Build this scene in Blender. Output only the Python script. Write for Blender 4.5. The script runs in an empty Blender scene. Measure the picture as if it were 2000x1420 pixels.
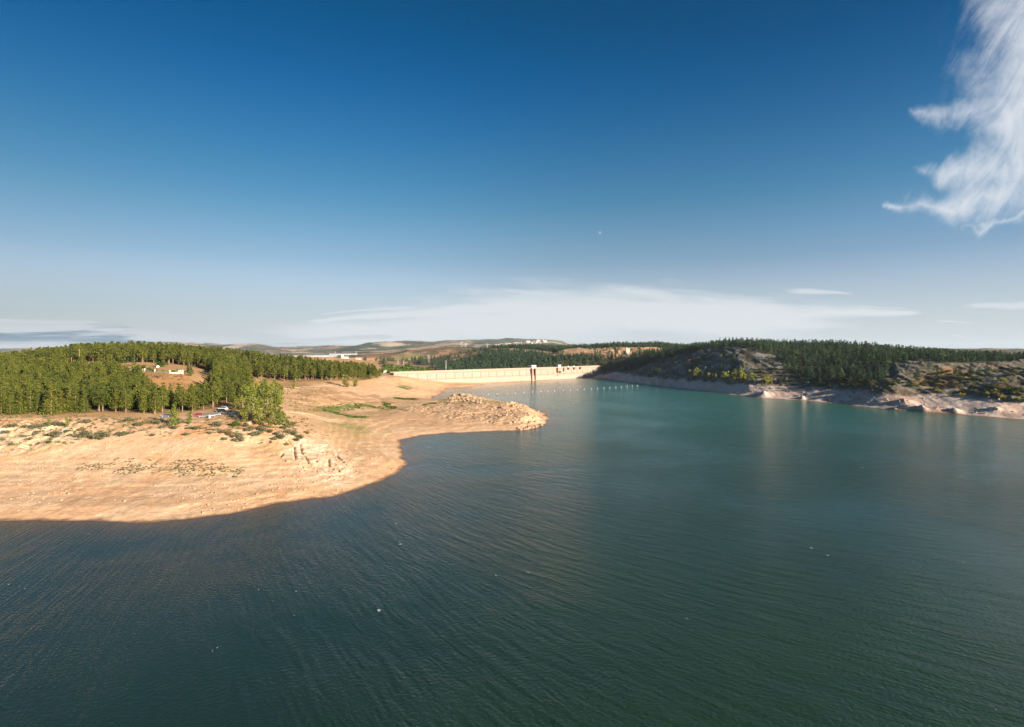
import bpy, math, random
import numpy as np
from mathutils import Vector

R = math.radians
scene = bpy.context.scene
COL = scene.collection
random.seed(7)
rng = np.random.default_rng(11)

# ------------------------------------------------------------------ camera
F = 1091.0          # focal length in photograph pixels
CX, HY = 1000.0, 685.0
CAMZ = 45.0
cam = bpy.data.cameras.new("camera")
cam.sensor_width = 36.0
cam.lens = 36.0 * F / 2000.0
cam.shift_y = -(710.0 - HY) / 2000.0
cam.clip_start = 1.0
cam.clip_end = 80000.0
camo = bpy.data.objects.new("camera", cam)
COL.objects.link(camo)
camo.location = (0, 0, CAMZ)
camo.rotation_euler = (R(90), 0, 0)
scene.camera = camo

# ------------------------------------------------------------------ light
SUN_EL, SUN_AZ = R(15), R(131)      # azimuth clockwise from +Y
scene.view_settings.view_transform = 'Standard'
scene.view_settings.look = 'None'
scene.view_settings.gamma = 1.0
scene.view_settings.exposure = 1.45
sl = bpy.data.lights.new("sun", 'SUN')
sl.energy = 5.0
sl.angle = R(0.5)
sl.color = (1.0, 0.87, 0.70)
so = bpy.data.objects.new("sun", sl)
COL.objects.link(so)
sdir = Vector((math.sin(SUN_AZ) * math.cos(SUN_EL), math.cos(SUN_AZ) * math.cos(SUN_EL), math.sin(SUN_EL)))
so.rotation_euler = sdir.to_track_quat('Z', 'Y').to_euler()


# node helper
class NT:
    def __init__(self, nt):
        self.nt = nt

    def n(self, t, **kw):
        nd = self.nt.nodes.new(t)
        for k, v in kw.items():
            setattr(nd, k, v)
        return nd

    def put(self, sock, v):
        if isinstance(v, bpy.types.NodeSocket):
            self.nt.links.new(v, sock)
        elif v is not None:
            if isinstance(v, (tuple, list)) and len(v) == 3 and sock.type == 'RGBA':
                v = (*v, 1)
            sock.default_value = v

    def m(self, op, a, b=None, c=None, clamp=False):
        nd = self.n('ShaderNodeMath', operation=op)
        nd.use_clamp = clamp
        self.put(nd.inputs[0], a); self.put(nd.inputs[1], b)
        if c is not None: self.put(nd.inputs[2], c)
        return nd.outputs[0]

    def v(self, op, a, b=None, s=None):
        nd = self.n('ShaderNodeVectorMath', operation=op)
        self.put(nd.inputs[0], a)
        if b is not None: self.put(nd.inputs[1], b)
        if s is not None: self.put(nd.inputs['Scale'], s)
        return nd.outputs['Value'] if op in ('DOT_PRODUCT', 'LENGTH', 'DISTANCE') else nd.outputs[0]

    def sep(self, a):
        nd = self.n('ShaderNodeSeparateXYZ'); self.put(nd.inputs[0], a); return nd.outputs

    def comb(self, x, y, z=0.0):
        nd = self.n('ShaderNodeCombineXYZ')
        for i, q in enumerate((x, y, z)): self.put(nd.inputs[i], q)
        return nd.outputs[0]

    def mix(self, f, a, b, typ='MIX'):
        nd = self.n('ShaderNodeMix', data_type='RGBA', blend_type=typ)
        nd.clamp_factor = True
        self.put(nd.inputs[0], f); self.put(nd.inputs[6], a); self.put(nd.inputs[7], b)
        return nd.outputs[2]

    def noise(self, vec, scale, detail=3.0, rough=0.5, dist=0.0):
        nd = self.n('ShaderNodeTexNoise')
        self.put(nd.inputs['Vector'], vec)
        nd.inputs['Scale'].default_value = scale
        nd.inputs['Detail'].default_value = detail
        nd.inputs['Roughness'].default_value = rough
        nd.inputs['Distortion'].default_value = dist
        return nd.outputs[0]

    def mr(self, v, a, b, c=0.0, d=1.0, smooth=True):
        nd = self.n('ShaderNodeMapRange', interpolation_type='SMOOTHSTEP' if smooth else 'LINEAR')
        self.put(nd.inputs[0], v)
        for i, q in enumerate((a, b, c, d)): nd.inputs[i + 1].default_value = q
        return nd.outputs[0]

    def ramp(self, v, stops):
        nd = self.n('ShaderNodeValToRGB')
        el = nd.color_ramp.elements
        el[0].position, el[0].color = stops[0][0], (*stops[0][1], 1)
        el[1].position, el[1].color = stops[-1][0], (*stops[-1][1], 1)
        nd.color_ramp.interpolation = 'B_SPLINE' if len(stops) > 6 else 'LINEAR'
        for p, c in stops[1:-1]:
            e = el.new(p); e.color = (*c, 1)
        self.put(nd.inputs[0], v)
        return nd.outputs[0]


# ------------------------------------------------------------------ world: sky + clouds
world = bpy.data.worlds.new("World")
scene.world = world
world.use_nodes = True
w = NT(world.node_tree)
bg = world.node_tree.nodes['Background']
sky = w.n('ShaderNodeTexSky', sky_type='NISHITA')
sky.sun_disc = False
sky.sun_elevation = SUN_EL
sky.sun_rotation = SUN_AZ
sky.air_density = 1.0
sky.dust_density = 0.6
sky.ozone_density = 3.0
tc = w.n('ShaderNodeTexCoord').outputs['Generated']
sx, sy, sz = w.sep(tc)[0:3]
elev = w.m('ARCTAN2', sz, w.m('SQRT', w.m('ADD', w.m('MULTIPLY', sx, sx), w.m('MULTIPLY', sy, sy))))
# air colour by elevation (degrees / 40)
el40 = w.m('DIVIDE', elev, R(40), clamp=True)
tint = w.ramp(el40, [(0.0, (0.662, 0.671, 0.803)), (0.084, (0.662, 0.671, 0.803)), (0.155, (0.947, 0.851, 0.889)), (0.216, (0.937, 0.831, 0.83)), (0.366, (0.38, 0.748, 0.751)), (0.6, (0.0, 0.492, 0.811)), (0.803, (0.0, 0.369, 0.561)), (1.0, (0.0, 0.314, 0.477))])
skyc = w.mix(1.0, sky.outputs[0], tint, 'MULTIPLY')
skyc = w.mix(w.m('MULTIPLY', w.mr(w.m('DIVIDE', sx, w.m('MAXIMUM', sy, .05)), .05, .8), w.mr(elev, R(28), R(10))), skyc, w.v('MULTIPLY', skyc, (1.14, 1.20, 1.28)))
skyc = w.mix(w.m('MULTIPLY', w.mr(elev, R(9.0), R(.5)), .85), skyc, (4.75, 5.25, 5.65))
# direction -> fixed gnomonic chart of the sky over the lake
ysafe = w.m('MAXIMUM', sy, 0.05)
ca = w.m('DIVIDE', sx, ysafe)
cb = w.m('DIVIDE', sz, ysafe)
front = w.mr(sy, 0.1, 0.3)
skyc = w.v('SCALE', skyc, s=w.m('ADD', w.m('MULTIPLY', w.mr(ca, -1.0, -0.1, .80, 1.0), front), w.m('SUBTRACT', 1.0, front)))
chart = w.comb(ca, cb)
U = lambda px, py: ((px - CX) / F, (HY - py) / F)


def capsule(vec, p0, p1, r0, r1, syb=1.0, fade=0.0):
    a = (U(*p0)[0], U(*p0)[1] * syb, 0); b = (U(*p1)[0], U(*p1)[1] * syb, 0)
    d = (b[0] - a[0], b[1] - a[1], 0)
    L2 = d[0] ** 2 + d[1] ** 2
    pa = w.v('SUBTRACT', vec, a)
    t = w.m('DIVIDE', w.v('DOT_PRODUCT', pa, d), L2, clamp=True)
    q = w.v('SUBTRACT', pa, w.v('SCALE', d, s=t))
    dist = w.v('LENGTH', q)
    rr = w.m('ADD', r0 / F, w.m('MULTIPLY', t, (r1 - r0) / F))
    return w.m('SUBTRACT', w.m('SUBTRACT', 1.0, w.m('MULTIPLY', t, fade)), w.m('DIVIDE', dist, rr))


def maxof(lst):
    r = lst[0]
    for q in lst[1:]: r = w.m('MAXIMUM', r, q)
    return r


warp = w.n('ShaderNodeTexNoise'); w.put(warp.inputs['Vector'], chart); warp.inputs['Scale'].default_value = 7; warp.inputs['Detail'].default_value = 4
wv = w.v('SCALE', w.v('SUBTRACT', warp.outputs[1], (0.5, 0.5, 0.5)), s=0.17)
wv2 = w.v('MULTIPLY', wv, (1, 1, 0))
cch = w.v('ADD', chart, wv2)
caps = [capsule(cch, (2060, -120), (2000, 130), 170, 150), capsule(cch, (2000, 130), (2010, 300), 130, 110),
        capsule(cch, (1960, 215), (1780, 240), 75, 22, 1, .62), capsule(cch, (1960, 310), (1800, 322), 75, 22, 1, .62),
        capsule(cch, (2020, 310), (1880, 400), 90, 44), capsule(cch, (1890, 402), (1725, 372), 44, 14, 1, .55),
        capsule(cch, (2060, 385), (1880, 442), 30, 8, 1, .5), capsule(cch, (2150, 200), (2300, -200), 200, 260)]
cm = maxof(caps)
# wispy fibres running up to the right
fib = w.v('MULTIPLY', w.comb(w.m('ADD', w.m('MULTIPLY', ca, 0.55), w.m('MULTIPLY', cb, 0.83)), w.m('SUBTRACT', w.m('MULTIPLY', cb, 0.55), w.m('MULTIPLY', ca, 0.83))), (3.0, 11.0, 1))
fn = w.noise(fib, 1.9, 10, 0.68, 1.2)
fn2 = w.noise(chart, 9, 7, 0.6, 0.5)
cd = w.m('ADD', cm, w.m('ADD', w.m('MULTIPLY', w.m('SUBTRACT', fn, 0.5), 2.0), w.m('MULTIPLY', w.m('SUBTRACT', fn2, 0.5), 1.2)))
calpha = w.m('MULTIPLY', w.mr(cd, -0.3, 1.5), w.mr(cm, -0.9, 0.45))
calpha = w.m('MULTIPLY', calpha, 0.95)
# low sheet of stratus: chart stretched vertically
K = 6.0
sw = w.v('MULTIPLY', wv, (0.35, 0.5, 0))
sch = w.v('ADD', w.comb(ca, w.m('MULTIPLY', cb, K)), sw)
stn = w.noise(w.comb(w.m('MULTIPLY', ca, 1.0), w.m('ADD', w.m('MULTIPLY', cb, 9.0), w.m('MULTIPLY', ca, 0.55))), 4.0, 7, 0.6, 0.3)
sheet = maxof([capsule(sch, (720, 655), (1180, 615), 230, 430, K), capsule(sch, (1180, 612), (1450, 625), 440, 300, K), capsule(sch, (1430, 612), (1770, 612), 260, 45, K),
               capsule(sch, (640, 625), (1000, 600), 40, 120, K)])
sheet = w.m('ADD', sheet, w.m('MULTIPLY', w.m('SUBTRACT', stn, 0.5), 1.6))
salpha = w.m('MULTIPLY', w.mr(sheet, 0.0, 0.75), 0.9)
lens = maxof([capsule(sch, (1575, 569), (1660, 575), 45, 12, K), capsule(sch, (1690, 600), (1775, 603), 14, 5, K), capsule(sch, (1915, 597), (2060, 596), 40, 90, K),
              capsule(sch, (1850, 628), (1898, 631), 20, 8, K), capsule(sch, (1870, 655), (1910, 662), 14, 6, K), capsule(sch, (640, 612), (800, 600), 10, 25, K)])
lens = w.m('ADD', lens, w.m('MULTIPLY', w.m('SUBTRACT', stn, 0.5), 0.9))
lalpha = w.m('MULTIPLY', w.mr(lens, 0.0, 0.8), 0.75)
# grey bank low on the left
gch = w.comb(ca, w.m('MULTIPLY', cb, 14.0))
gn = w.noise(gch, 3.2, 8, 0.6, 0.35)
gn2 = w.noise(w.v('ADD', gch, (3.1, 0.16, 0)), 3.2, 8, 0.6, 0.35)
bank = maxof([capsule(sch, (-300, 655), (150, 660), 300, 230, K), capsule(sch, (150, 660), (450, 672), 220, 90, K), capsule(sch, (-200, 625), (185, 629), 80, 20, K),
              capsule(sch, (560, 668), (740, 658), 30, 40, K)])
bk = w.m('ADD', bank, w.m('MULTIPLY', w.m('SUBTRACT', gn, 0.5), 1.8))
balpha = w.m('MULTIPLY', w.mr(bk, 0.1, 0.6), 0.9)
bcol = w.mix(w.mr(gn2, 0.40, 0.52), (0.9, 1.75, 2.55), (4.5, 4.8, 5.1))
white = (5.4, 5.7, 6.15)
f = lambda al: w.m('MULTIPLY', al, front)
skyc = w.mix(f(salpha), skyc, (5.45, 5.75, 6.0))
skyc = w.mix(f(lalpha), skyc, (5.2, 5.5, 5.9))
skyc = w.mix(f(balpha), skyc, bcol)
skyc = w.mix(f(calpha), skyc, white)
w.put(bg.inputs[0], skyc)
SKY_STRENGTH = 0.05
bg.inputs[1].default_value = SKY_STRENGTH
world.cycles.sampling_method = 'MANUAL'
world.cycles.sample_map_resolution = 512
scene.cycles.max_bounces = 6
scene.cycles.diffuse_bounces = 2
scene.cycles.glossy_bounces = 3
scene.cycles.volume_bounces = 0
scene.cycles.transparent_max_bounces = 8


# ------------------------------------------------------------------ numpy noise
def _hash(ix, iy, seed):
    h = (ix.astype(np.int64) * 374761393 + iy.astype(np.int64) * 668265263 + seed * 974634777) & 0xffffffff
    h = ((h ^ (h >> 13)) * 1274126177) & 0xffffffff
    return ((h ^ (h >> 16)) & 0xffff).astype(np.float32) / 65535.0


def vnoise(x, y, seed=0):
    ix = np.floor(x); iy = np.floor(y)
    fx = (x - ix).astype(np.float32); fy = (y - iy).astype(np.float32)
    ix = ix.astype(np.int64); iy = iy.astype(np.int64)
    ux = fx * fx * fx * (fx * (fx * 6 - 15) + 10); uy = fy * fy * fy * (fy * (fy * 6 - 15) + 10)
    a = _hash(ix, iy, seed); b = _hash(ix + 1, iy, seed); c = _hash(ix, iy + 1, seed); d = _hash(ix + 1, iy + 1, seed)
    return a + (b - a) * ux + (c - a) * uy + (a - b - c + d) * ux * uy


def fbm(x, y, scale, octv=4, seed=0, gain=0.5):
    """0..1 noise, feature size = scale metres"""
    s = 0.0; amp = 1.0; tot = 0.0
    cx, sx_ = math.cos(0.6), math.sin(0.6)
    x = x / scale; y = y / scale
    for o in range(octv):
        s = s + amp * vnoise(x, y, seed + o * 17)
        tot += amp; amp *= gain
        x, y = (x * cx - y * sx_) * 2.03 + 13.7, (x * sx_ + y * cx) * 2.03 + 7.1
    return s / tot


def ridged(x, y, scale, octv=4, seed=0):
    s = 0.0; amp = 1.0; tot = 0.0
    x = x / scale; y = y / scale
    for o in range(octv):
        s = s + amp * (1 - np.abs(2 * vnoise(x, y, seed + o * 31) - 1)) ** 1.5
        tot += amp; amp *= 0.5
        x, y = (x * .8 - y * .6) * 2.1 + 3.7, (x * .6 + y * .8) * 2.1 + 1.1
    return s / tot


def cells(x, y, scale, seed=0):
    """worley: (edge distance 0.., cell random)"""
    x = x / scale; y = y / scale
    ix = np.floor(x); iy = np.floor(y)
    d1 = np.full(x.shape, 9.0, np.float32); d2 = d1.copy(); cid = np.zeros(x.shape, np.float32)
    for dx in (-1, 0, 1):
        for dy in (-1, 0, 1):
            jx = ix + dx; jy = iy + dy
            px_ = jx + _hash(jx, jy, seed); py_ = jy + _hash(jx, jy, seed + 5)
            d = np.sqrt((px_ - x) ** 2 + (py_ - y) ** 2).astype(np.float32)
            r = _hash(jx, jy, seed + 9)
            n = d < d1
            d2 = np.where(n, d1, np.minimum(d2, d))
            cid = np.where(n, r, cid); d1 = np.where(n, d, d1)
    return d2 - d1, cid


def sst(x, a, b):
    t = np.clip((x - a) / (b - a), 0, 1)
    return t * t * (3 - 2 * t)


# ------------------------------------------------------------------ terrain control
def W(px, py, z=0.0):           # world point on level z seen at a photograph pixel
    Y = (CAMZ - z) * F / (py - HY)
    return ((px - CX) / F * Y, Y)


near_shore = [(-900, 1000), (-500, 1004), (-200, 1010), (0, 1015), (100, 1016), (200, 1019), (290, 1020.5), (350, 1015), (420, 1006), (480, 998), (540, 984),
              (600, 976), (650, 969), (700, 954), (750, 938), (780, 922), (795, 908), (789, 897), (784, 882), (781, 868), (788, 858), (820, 850.5), (870, 846),
              (950, 843), (1000, 841), (1030, 839), (1055, 834), (1068, 826), (1073, 817), (1066, 808), (1045, 800), (1012, 790), (960, 783), (900, 780.5),
              (842, 780), (850, 773), (862, 767.5), (869, 761), (876, 757.5), (900, 756.8), (925, 754.5), (940, 751)]
dam_foot = [(972, 748), (1036, 744.6), (1092, 740), (1152, 736.2)]
right_shore = [(1190, 741), (1216, 746), (1260, 751.6), (1300, 756), (1350, 761.6), (1410, 768), (1460, 774), (1485, 777.5), (1510, 778.6), (1570, 782), (1650, 789.6), (1680, 794),
               (1760, 801.6), (1860, 808.4), (2000, 819.6), (2150, 833), (2400, 852), (2700, 868)]
lake = [W(*p) for p in near_shore + dam_foot + right_shore] + [(2500, 250), (2500, -3000), (-2500, -3000), (-2500, 150)]
lake = np.array(lake, np.float64)

CP = []                                     # (px, Y, z)
def P(px, py, Y): CP.append((px, Y, CAMZ - (py - HY) / F * Y))
def Z(px, Y, z): CP.append((px, Y, z))
for p in near_shore + right_shore:
    x_, y_ = W(*p); Z(p[0], y_, 0.0)
for p in dam_foot: x_, y_ = W(*p); Z(p[0], y_, -1.0)
# lake bottom
for px, Y in [(-800, 130), (-300, 130), (100, 132), (500, 140), (900, 230), (1100, 300), (1500, 350), (2000, 280), (2400, 230), (1100, 600), (950, 560), (1300, 560), (1000, 700), (1600, 420), (820, 235)]:
    Z(px, Y, -5)
for px in (-900, -500, -200, 0, 100, 200):
    Z(px, 174, 2.7); Z(px, 195, 6.5); Z(px, 215, 12.0); Z(px, 234, 15.8); Z(px, 245, 16.5)
for px, Y, z in [(-900, 300, 20), (-900, 520, 28), (-500, 350, 24), (-500, 520, 27), (0, 300, 20.5), (0, 350, 25), (0, 440, 28), (0, 520, 28.5), (0, 640, 24),
                 (150, 300, 21.5), (150, 350, 27), (150, 400, 31), (150, 450, 35.3), (150, 540, 35.6), (150, 640, 30), (-500, 640, 22),
                 (270, 400, 31), (270, 440, 34), (270, 540, 39), (270, 620, 36), (270, 350, 26), (270, 300, 17.5), (270, 256, 16),
                 (330, 255, 15.3), (330, 285, 15.3), (330, 312, 17.0), (330, 345, 25), (330, 375, 30.0), (330, 430, 33), (330, 540, 37.5),
                 (357, 376, 29.3), (254, 400, 31), (254, 375, 28), (300, 360, 27.5), (357, 350, 26),
                 (394, 325, 22.5), (394, 300, 16.5), (420, 340, 19), (410, 400, 27), (400, 470, 31), (400, 540, 35), (400, 640, 29),
                 (450, 300, 17), (450, 400, 21.5), (450, 500, 27), (450, 560, 33), (500, 560, 31), (500, 640, 25), (500, 505, 19), (500, 420, 15),
                 (550, 509, 17), (550, 560, 23), (550, 600, 27), (550, 660, 23), (600, 580, 25), (600, 516, 17), (600, 660, 19), (640, 520, 16.5), (640, 580, 20),
                 (700, 560, 16.0), (700, 600, 18.5), (740, 600, 15.5), (740, 660, 15),
                 (550, 436, 14.5), (600, 455, 14.5), (560, 343, 12), (620, 400, 9)]:
    Z(px, Y, z)
for px, Y, z in [(300, 226, 15), (300, 174, 2.6), (300, 200, 7.5), (400, 215, 12.5), (400, 195, 6.5), (400, 174, 2.2), (400, 245, 15), (440, 268, 16.2), (500, 233, 14), (500, 212, 9), (500, 185, 2.8),
                 (540, 238, 13.4), (550, 225, 11.0), (560, 205, 6.5), (600, 187, 2.6), (620, 228, 7.5), (640, 215, 4.5), (700, 202, 1.5), (600, 260, 9.5), (620, 285, 8), (560, 270, 12.5),
                 (700, 240, 3.0), (720, 316, 3.0), (660, 389, 4.0), (740, 270, 1.2), (800, 389, 3.6), (800, 323, 1.6), (820, 471, 4.0), (850, 611, 1.0), (820, 560, 3.5), (760, 621, 8), (700, 494, 10.5),
                 (700, 420, 5.0), (780, 480, 4.0), (780, 650, 14), (800, 670, 11), (840, 690, 6.5), (880, 715, 2.5), (905, 478, 6.3), (880, 440, 4.5), (950, 450, 5.2), (1000, 428, 5.2), (1030, 394, 4.6), (1000, 339, 2.6),
                 (1000, 370, 4.4), (1045, 350, 3.6), (900, 358, 3.2), (900, 327, 1.2), (950, 380, 4.2)]:
    Z(px, Y, z)
# behind the dam (valley floor hidden) then the wooded valley side
for px, Y, z in [(840, 760, 8), (900, 820, 6), (1000, 900, 5), (1092, 960, 6), (780, 720, 15), (740, 760, 16), (700, 760, 15)]:
    Z(px, Y, z)
P(950, 713, 1050); P(950, 697, 1150); P(1000, 686, 1250); P(900, 705, 1150); P(900, 690, 1350); P(1000, 710, 1020); P(1040, 684, 1300); P(1040, 700, 1100)
P(1090, 705, 1010); P(1100, 683, 1150); P(1070, 694, 1200); P(1082, 700, 1080); P(1160, 682, 1130); P(1160, 690, 1090); P(1160, 708, 1010)
P(1220, 681, 1130); P(1220, 697, 1010); P(1280, 682, 1120); P(1280, 690, 1040); P(1200, 681, 1300); P(1300, 679.5, 1300); P(1050, 680, 1500); P(1000, 680, 1700)
P(840, 712, 1150); P(840, 703, 1350); P(800, 697, 1500); P(800, 712, 1100); P(760, 705, 1250); P(870, 679, 1700); P(830, 685, 1650); P(910, 682, 1650); P(870, 700, 1420); P(940, 684, 1500)
P(870, 690, 2300); P(700, 700, 1500); P(700, 712, 1000); P(640, 700, 1700); P(740, 703, 1400); P(660, 699, 1450); P(600, 695, 2400); P(550, 691, 2500)
P(400, 692, 2500); P(100, 700, 2500); P(-500, 700, 2500); P(700, 694, 2600); P(780, 688, 2600); P(960, 684, 2600); P(-900, 700, 1200); P(-200, 700, 1200); P(300, 694, 1500)
for px in (200, 0, -300, -900): P(px, 690, 7000)
P(240, 686, 6800); P(280, 671.5, 7000); P(310, 677, 6600); P(335, 683, 6600)
P(380, 679, 6500); P(430, 676, 6500); P(480, 671.5, 6500); P(520, 673, 6500); P(550, 682, 6500); P(480, 686, 5600); P(550, 688, 5000); P(600, 684, 7500); P(600, 686, 5000)
P(625, 680, 7500); P(642, 676.5, 7500); P(665, 679, 7500); P(680, 682.5, 7000); P(650, 685.5, 5200)
P(695, 678, 5600); P(720, 671.5, 5600); P(740, 676, 5000); P(725, 686, 4200); P(700, 687, 3600)
P(760, 668.5, 6800); P(800, 668.5, 6500); P(850, 670, 6500); P(760, 684, 4200); P(820, 683, 4200); P(790, 676, 5200)
P(860, 670.5, 4600); P(900, 667, 4600); P(950, 669, 4600); P(985, 673, 4600); P(900, 681, 3300)
P(960, 664, 8000); P(1000, 664, 8000); P(1045, 662, 8000); P(1075, 662, 8000); P(1100, 667, 8000); P(1120, 674, 8000)
P(980, 676, 3300); P(1020, 673, 3300); P(1060, 668.5, 3400); P(1085, 669, 3400); P(1105, 676, 3400); P(1060, 680, 2600)
for px in (1200, 1400, 1700, 2100, 2600): P(px, 684, 3000); P(px, 684, 7000)
for px in (-900, -300, 300, 700, 1000, 1300, 1700, 2200, 2700): P(px, 683.5, 13000)
# right bank: drawdown band, cliff, crest, plateau
for px, py, Y in [(1180, 731, 960), (1210, 734, 880), (1250, 728, 800), (1300, 733, 730), (1350, 739, 674), (1400, 743, 630), (1450, 748, 590), (1550, 757, 543), (1600, 760, 519), (1700, 765, 474), (1800, 771, 444),
                  (1900, 783, 411), (2000, 800, 382), (2150, 812, 345), (2400, 830, 300),
                  (1180, 720, 985), (1200, 708, 980), (1250, 712, 880), (1250, 700, 930), (1280, 698, 880), (1300, 712, 780), (1330, 700, 770), (1350, 716, 720), (1350, 694, 765), (1400, 716, 670), (1400, 690, 715), (1370, 681, 760),
                  (1450, 722, 620), (1450, 700, 655), (1450, 682, 690), (1500, 730, 590), (1600, 735, 550), (1600, 705, 600), (1550, 690, 660),
                  (1700, 742, 505), (1700, 712, 555), (1740, 722, 510), (1745, 755, 466), (1790, 714, 500), (1800, 738, 475), (1860, 722, 480), (1800, 702, 560),
                  (1900, 760, 430), (1900, 726, 465), (1900, 708, 520), (2000, 772, 398), (2000, 742, 425), (2000, 714, 480), (2000, 704, 530),
                  (2150, 780, 370), (2150, 716, 450), (2400, 790, 320), (2400, 720, 420), (2700, 730, 380)]:
    P(px, py, Y)
for px, top, Y in [(1330, 675, 860), (1400, 666, 790), (1450, 661.5, 760), (1500, 664, 740), (1600, 667, 680), (1700, 672, 640), (1800, 680, 620), (1900, 688, 570), (2000, 689.5, 540), (2150, 693, 520), (2400, 698, 500)]:
    zt = CAMZ - (top - HY) / F * Y
    Z(px, Y, zt - 9.0); Z(px, Y + 120, zt - 10.5); Z(px, Y + 500, 36)

CP = np.array(CP, np.float64)
KV = 0.9
def warpc(a, Y): return a, np.log(Y / 300.0) * KV
ca_, cv_ = warpc((CP[:, 0] - CX) / F, CP[:, 1])
n = len(CP)


def tphi(r2): return 0.5 * r2 * np.log(r2 + 1e-12)


r2 = (ca_[:, None] - ca_[None]) ** 2 + (cv_[:, None] - cv_[None]) ** 2
A = np.zeros((n + 3, n + 3))
A[:n, :n] = tphi(r2) + np.eye(n) * 2e-5
A[:n, n] = 1; A[:n, n + 1] = ca_; A[:n, n + 2] = cv_
A[n, :n] = 1; A[n + 1, :n] = ca_; A[n + 2, :n] = cv_
# elevation as an angle-like value (z divided by distance^0.5) keeps far hills from ringing into the near ground
wgt = np.sqrt(CP[:, 1] / 300.0)
rhs = np.concatenate([CP[:, 2] / wgt, [0, 0, 0]])
coef = np.linalg.solve(A, rhs)

# terrain grid
AN = np.arange(-1.75, 1.52, 0.0021)
VN = np.concatenate([np.arange(math.log(112), math.log(1250), 0.0034), np.arange(math.log(1250), math.log(13500), 0.0085)])
NA, NV = len(AN), len(VN)
# spline on a coarse grid, then upsampled
ag = np.linspace(AN[0], AN[-1], 520); vg = np.linspace(VN[0], VN[-1], 420)
Ag, Vg = np.meshgrid(ag, vg)
qa = Ag.ravel(); qv = (Vg.ravel() - math.log(300)) * KV
out = coef[n] + coef[n + 1] * qa + coef[n + 2] * qv
for i in range(n):
    out += coef[i] * tphi((qa - ca_[i]) ** 2 + (qv - cv_[i]) ** 2)
Zc = out.reshape(Ag.shape)


def bil(G, ga, gv, a, v):
    fa = (a - ga[0]) / (ga[1] - ga[0]); fv = (v - gv[0]) / (gv[1] - gv[0])
    fa = np.clip(fa, 0, len(ga) - 1.001); fv = np.clip(fv, 0, len(gv) - 1.001)
    ia = fa.astype(int); iv = fv.astype(int); fa = fa - ia; fv = fv - iv
    return (G[iv, ia] * (1 - fa) * (1 - fv) + G[iv, ia + 1] * fa * (1 - fv) + G[iv + 1, ia] * (1 - fa) * fv + G[iv + 1, ia + 1] * fa * fv)


A2, V2 = np.meshgrid(AN, VN)
Y2 = np.exp(V2); X2 = A2 * Y2
H = bil(Zc, ag, vg, A2, V2) * np.sqrt(Y2 / 300.0)
PX = A2 * F + CX                                  # bearing, in photograph columns


def sdf_poly(X, Y, poly, closed=True):
    d = np.full(X.shape, 1e18); ins = np.zeros(X.shape, bool)
    m = len(poly)
    for i in range(m if closed else m - 1):
        x0, y0 = poly[i]; x1, y1 = poly[(i + 1) % m]
        dx, dy = x1 - x0, y1 - y0
        L = dx * dx + dy * dy
        t = np.clip(((X - x0) * dx + (Y - y0) * dy) / L, 0, 1)
        d = np.minimum(d, (X - x0 - t * dx) ** 2 + (Y - y0 - t * dy) ** 2)
        if closed and abs(dy) > 1e-9:
            c = ((y0 > Y) != (y1 > Y)) & (X < (x1 - x0) * (Y - y0) / (y1 - y0) + x0)
            ins ^= c
    return np.sqrt(d), ins


nearrows = VN < math.log(1400)
S = np.full(X2.shape, 400.0)
jx = (fbm(X2[nearrows], Y2[nearrows], 9, 3, 91) - .5) * 4.0 * np.clip(Y2[nearrows] / 300, .5, 2)
jy = (fbm(X2[nearrows], Y2[nearrows], 9, 3, 92) - .5) * 4.0
d_, i_ = sdf_poly(X2[nearrows] + jx, Y2[nearrows] + jy, lake)
S[nearrows] = np.where(i_, -d_, d_)
Hl = np.maximum(H, np.minimum(0.05 * np.clip(S, 0, 20), 0.6) + 0.02 * np.clip(S, 0, 40))
H = np.where(S > 0, (0.10 * S) * (1 - sst(S, 0, 14)) + Hl * sst(S, 0, 14), -0.25 * np.minimum(-S, 24))

# zones
right_m = sst(PX, 1145, 1185) * sst(S, 0, 2) * (Y2 < 1250)
P2 = lambda poly: np.array([((px - CX) / F * Y, Y) for px, Y in poly])


def region(poly, soft=3.0, jit=4.0, sub=None):
    """soft 0..1 mask of a world polygon given as (bearing column, distance)"""
    pl = P2(poly); out = np.zeros(X2.shape, np.float32)
    x0, y0 = pl.min(0) - 25; x1, y1 = pl.max(0) + 25
    m = (X2 > x0) & (X2 < x1) & (Y2 > y0) & (Y2 < y1)
    X, Y = X2[m], Y2[m]
    jx = (fbm(X, Y, jit * 3, 4, 51) - .5) * jit * 2; jy = (fbm(X, Y, jit * 3, 4, 52) - .5) * jit * 2
    d, i = sdf_poly(X + jx, Y + jy, pl)
    out[m] = np.clip(0.5 + np.where(i, d, -d) / soft, 0, 1)
    return out


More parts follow.
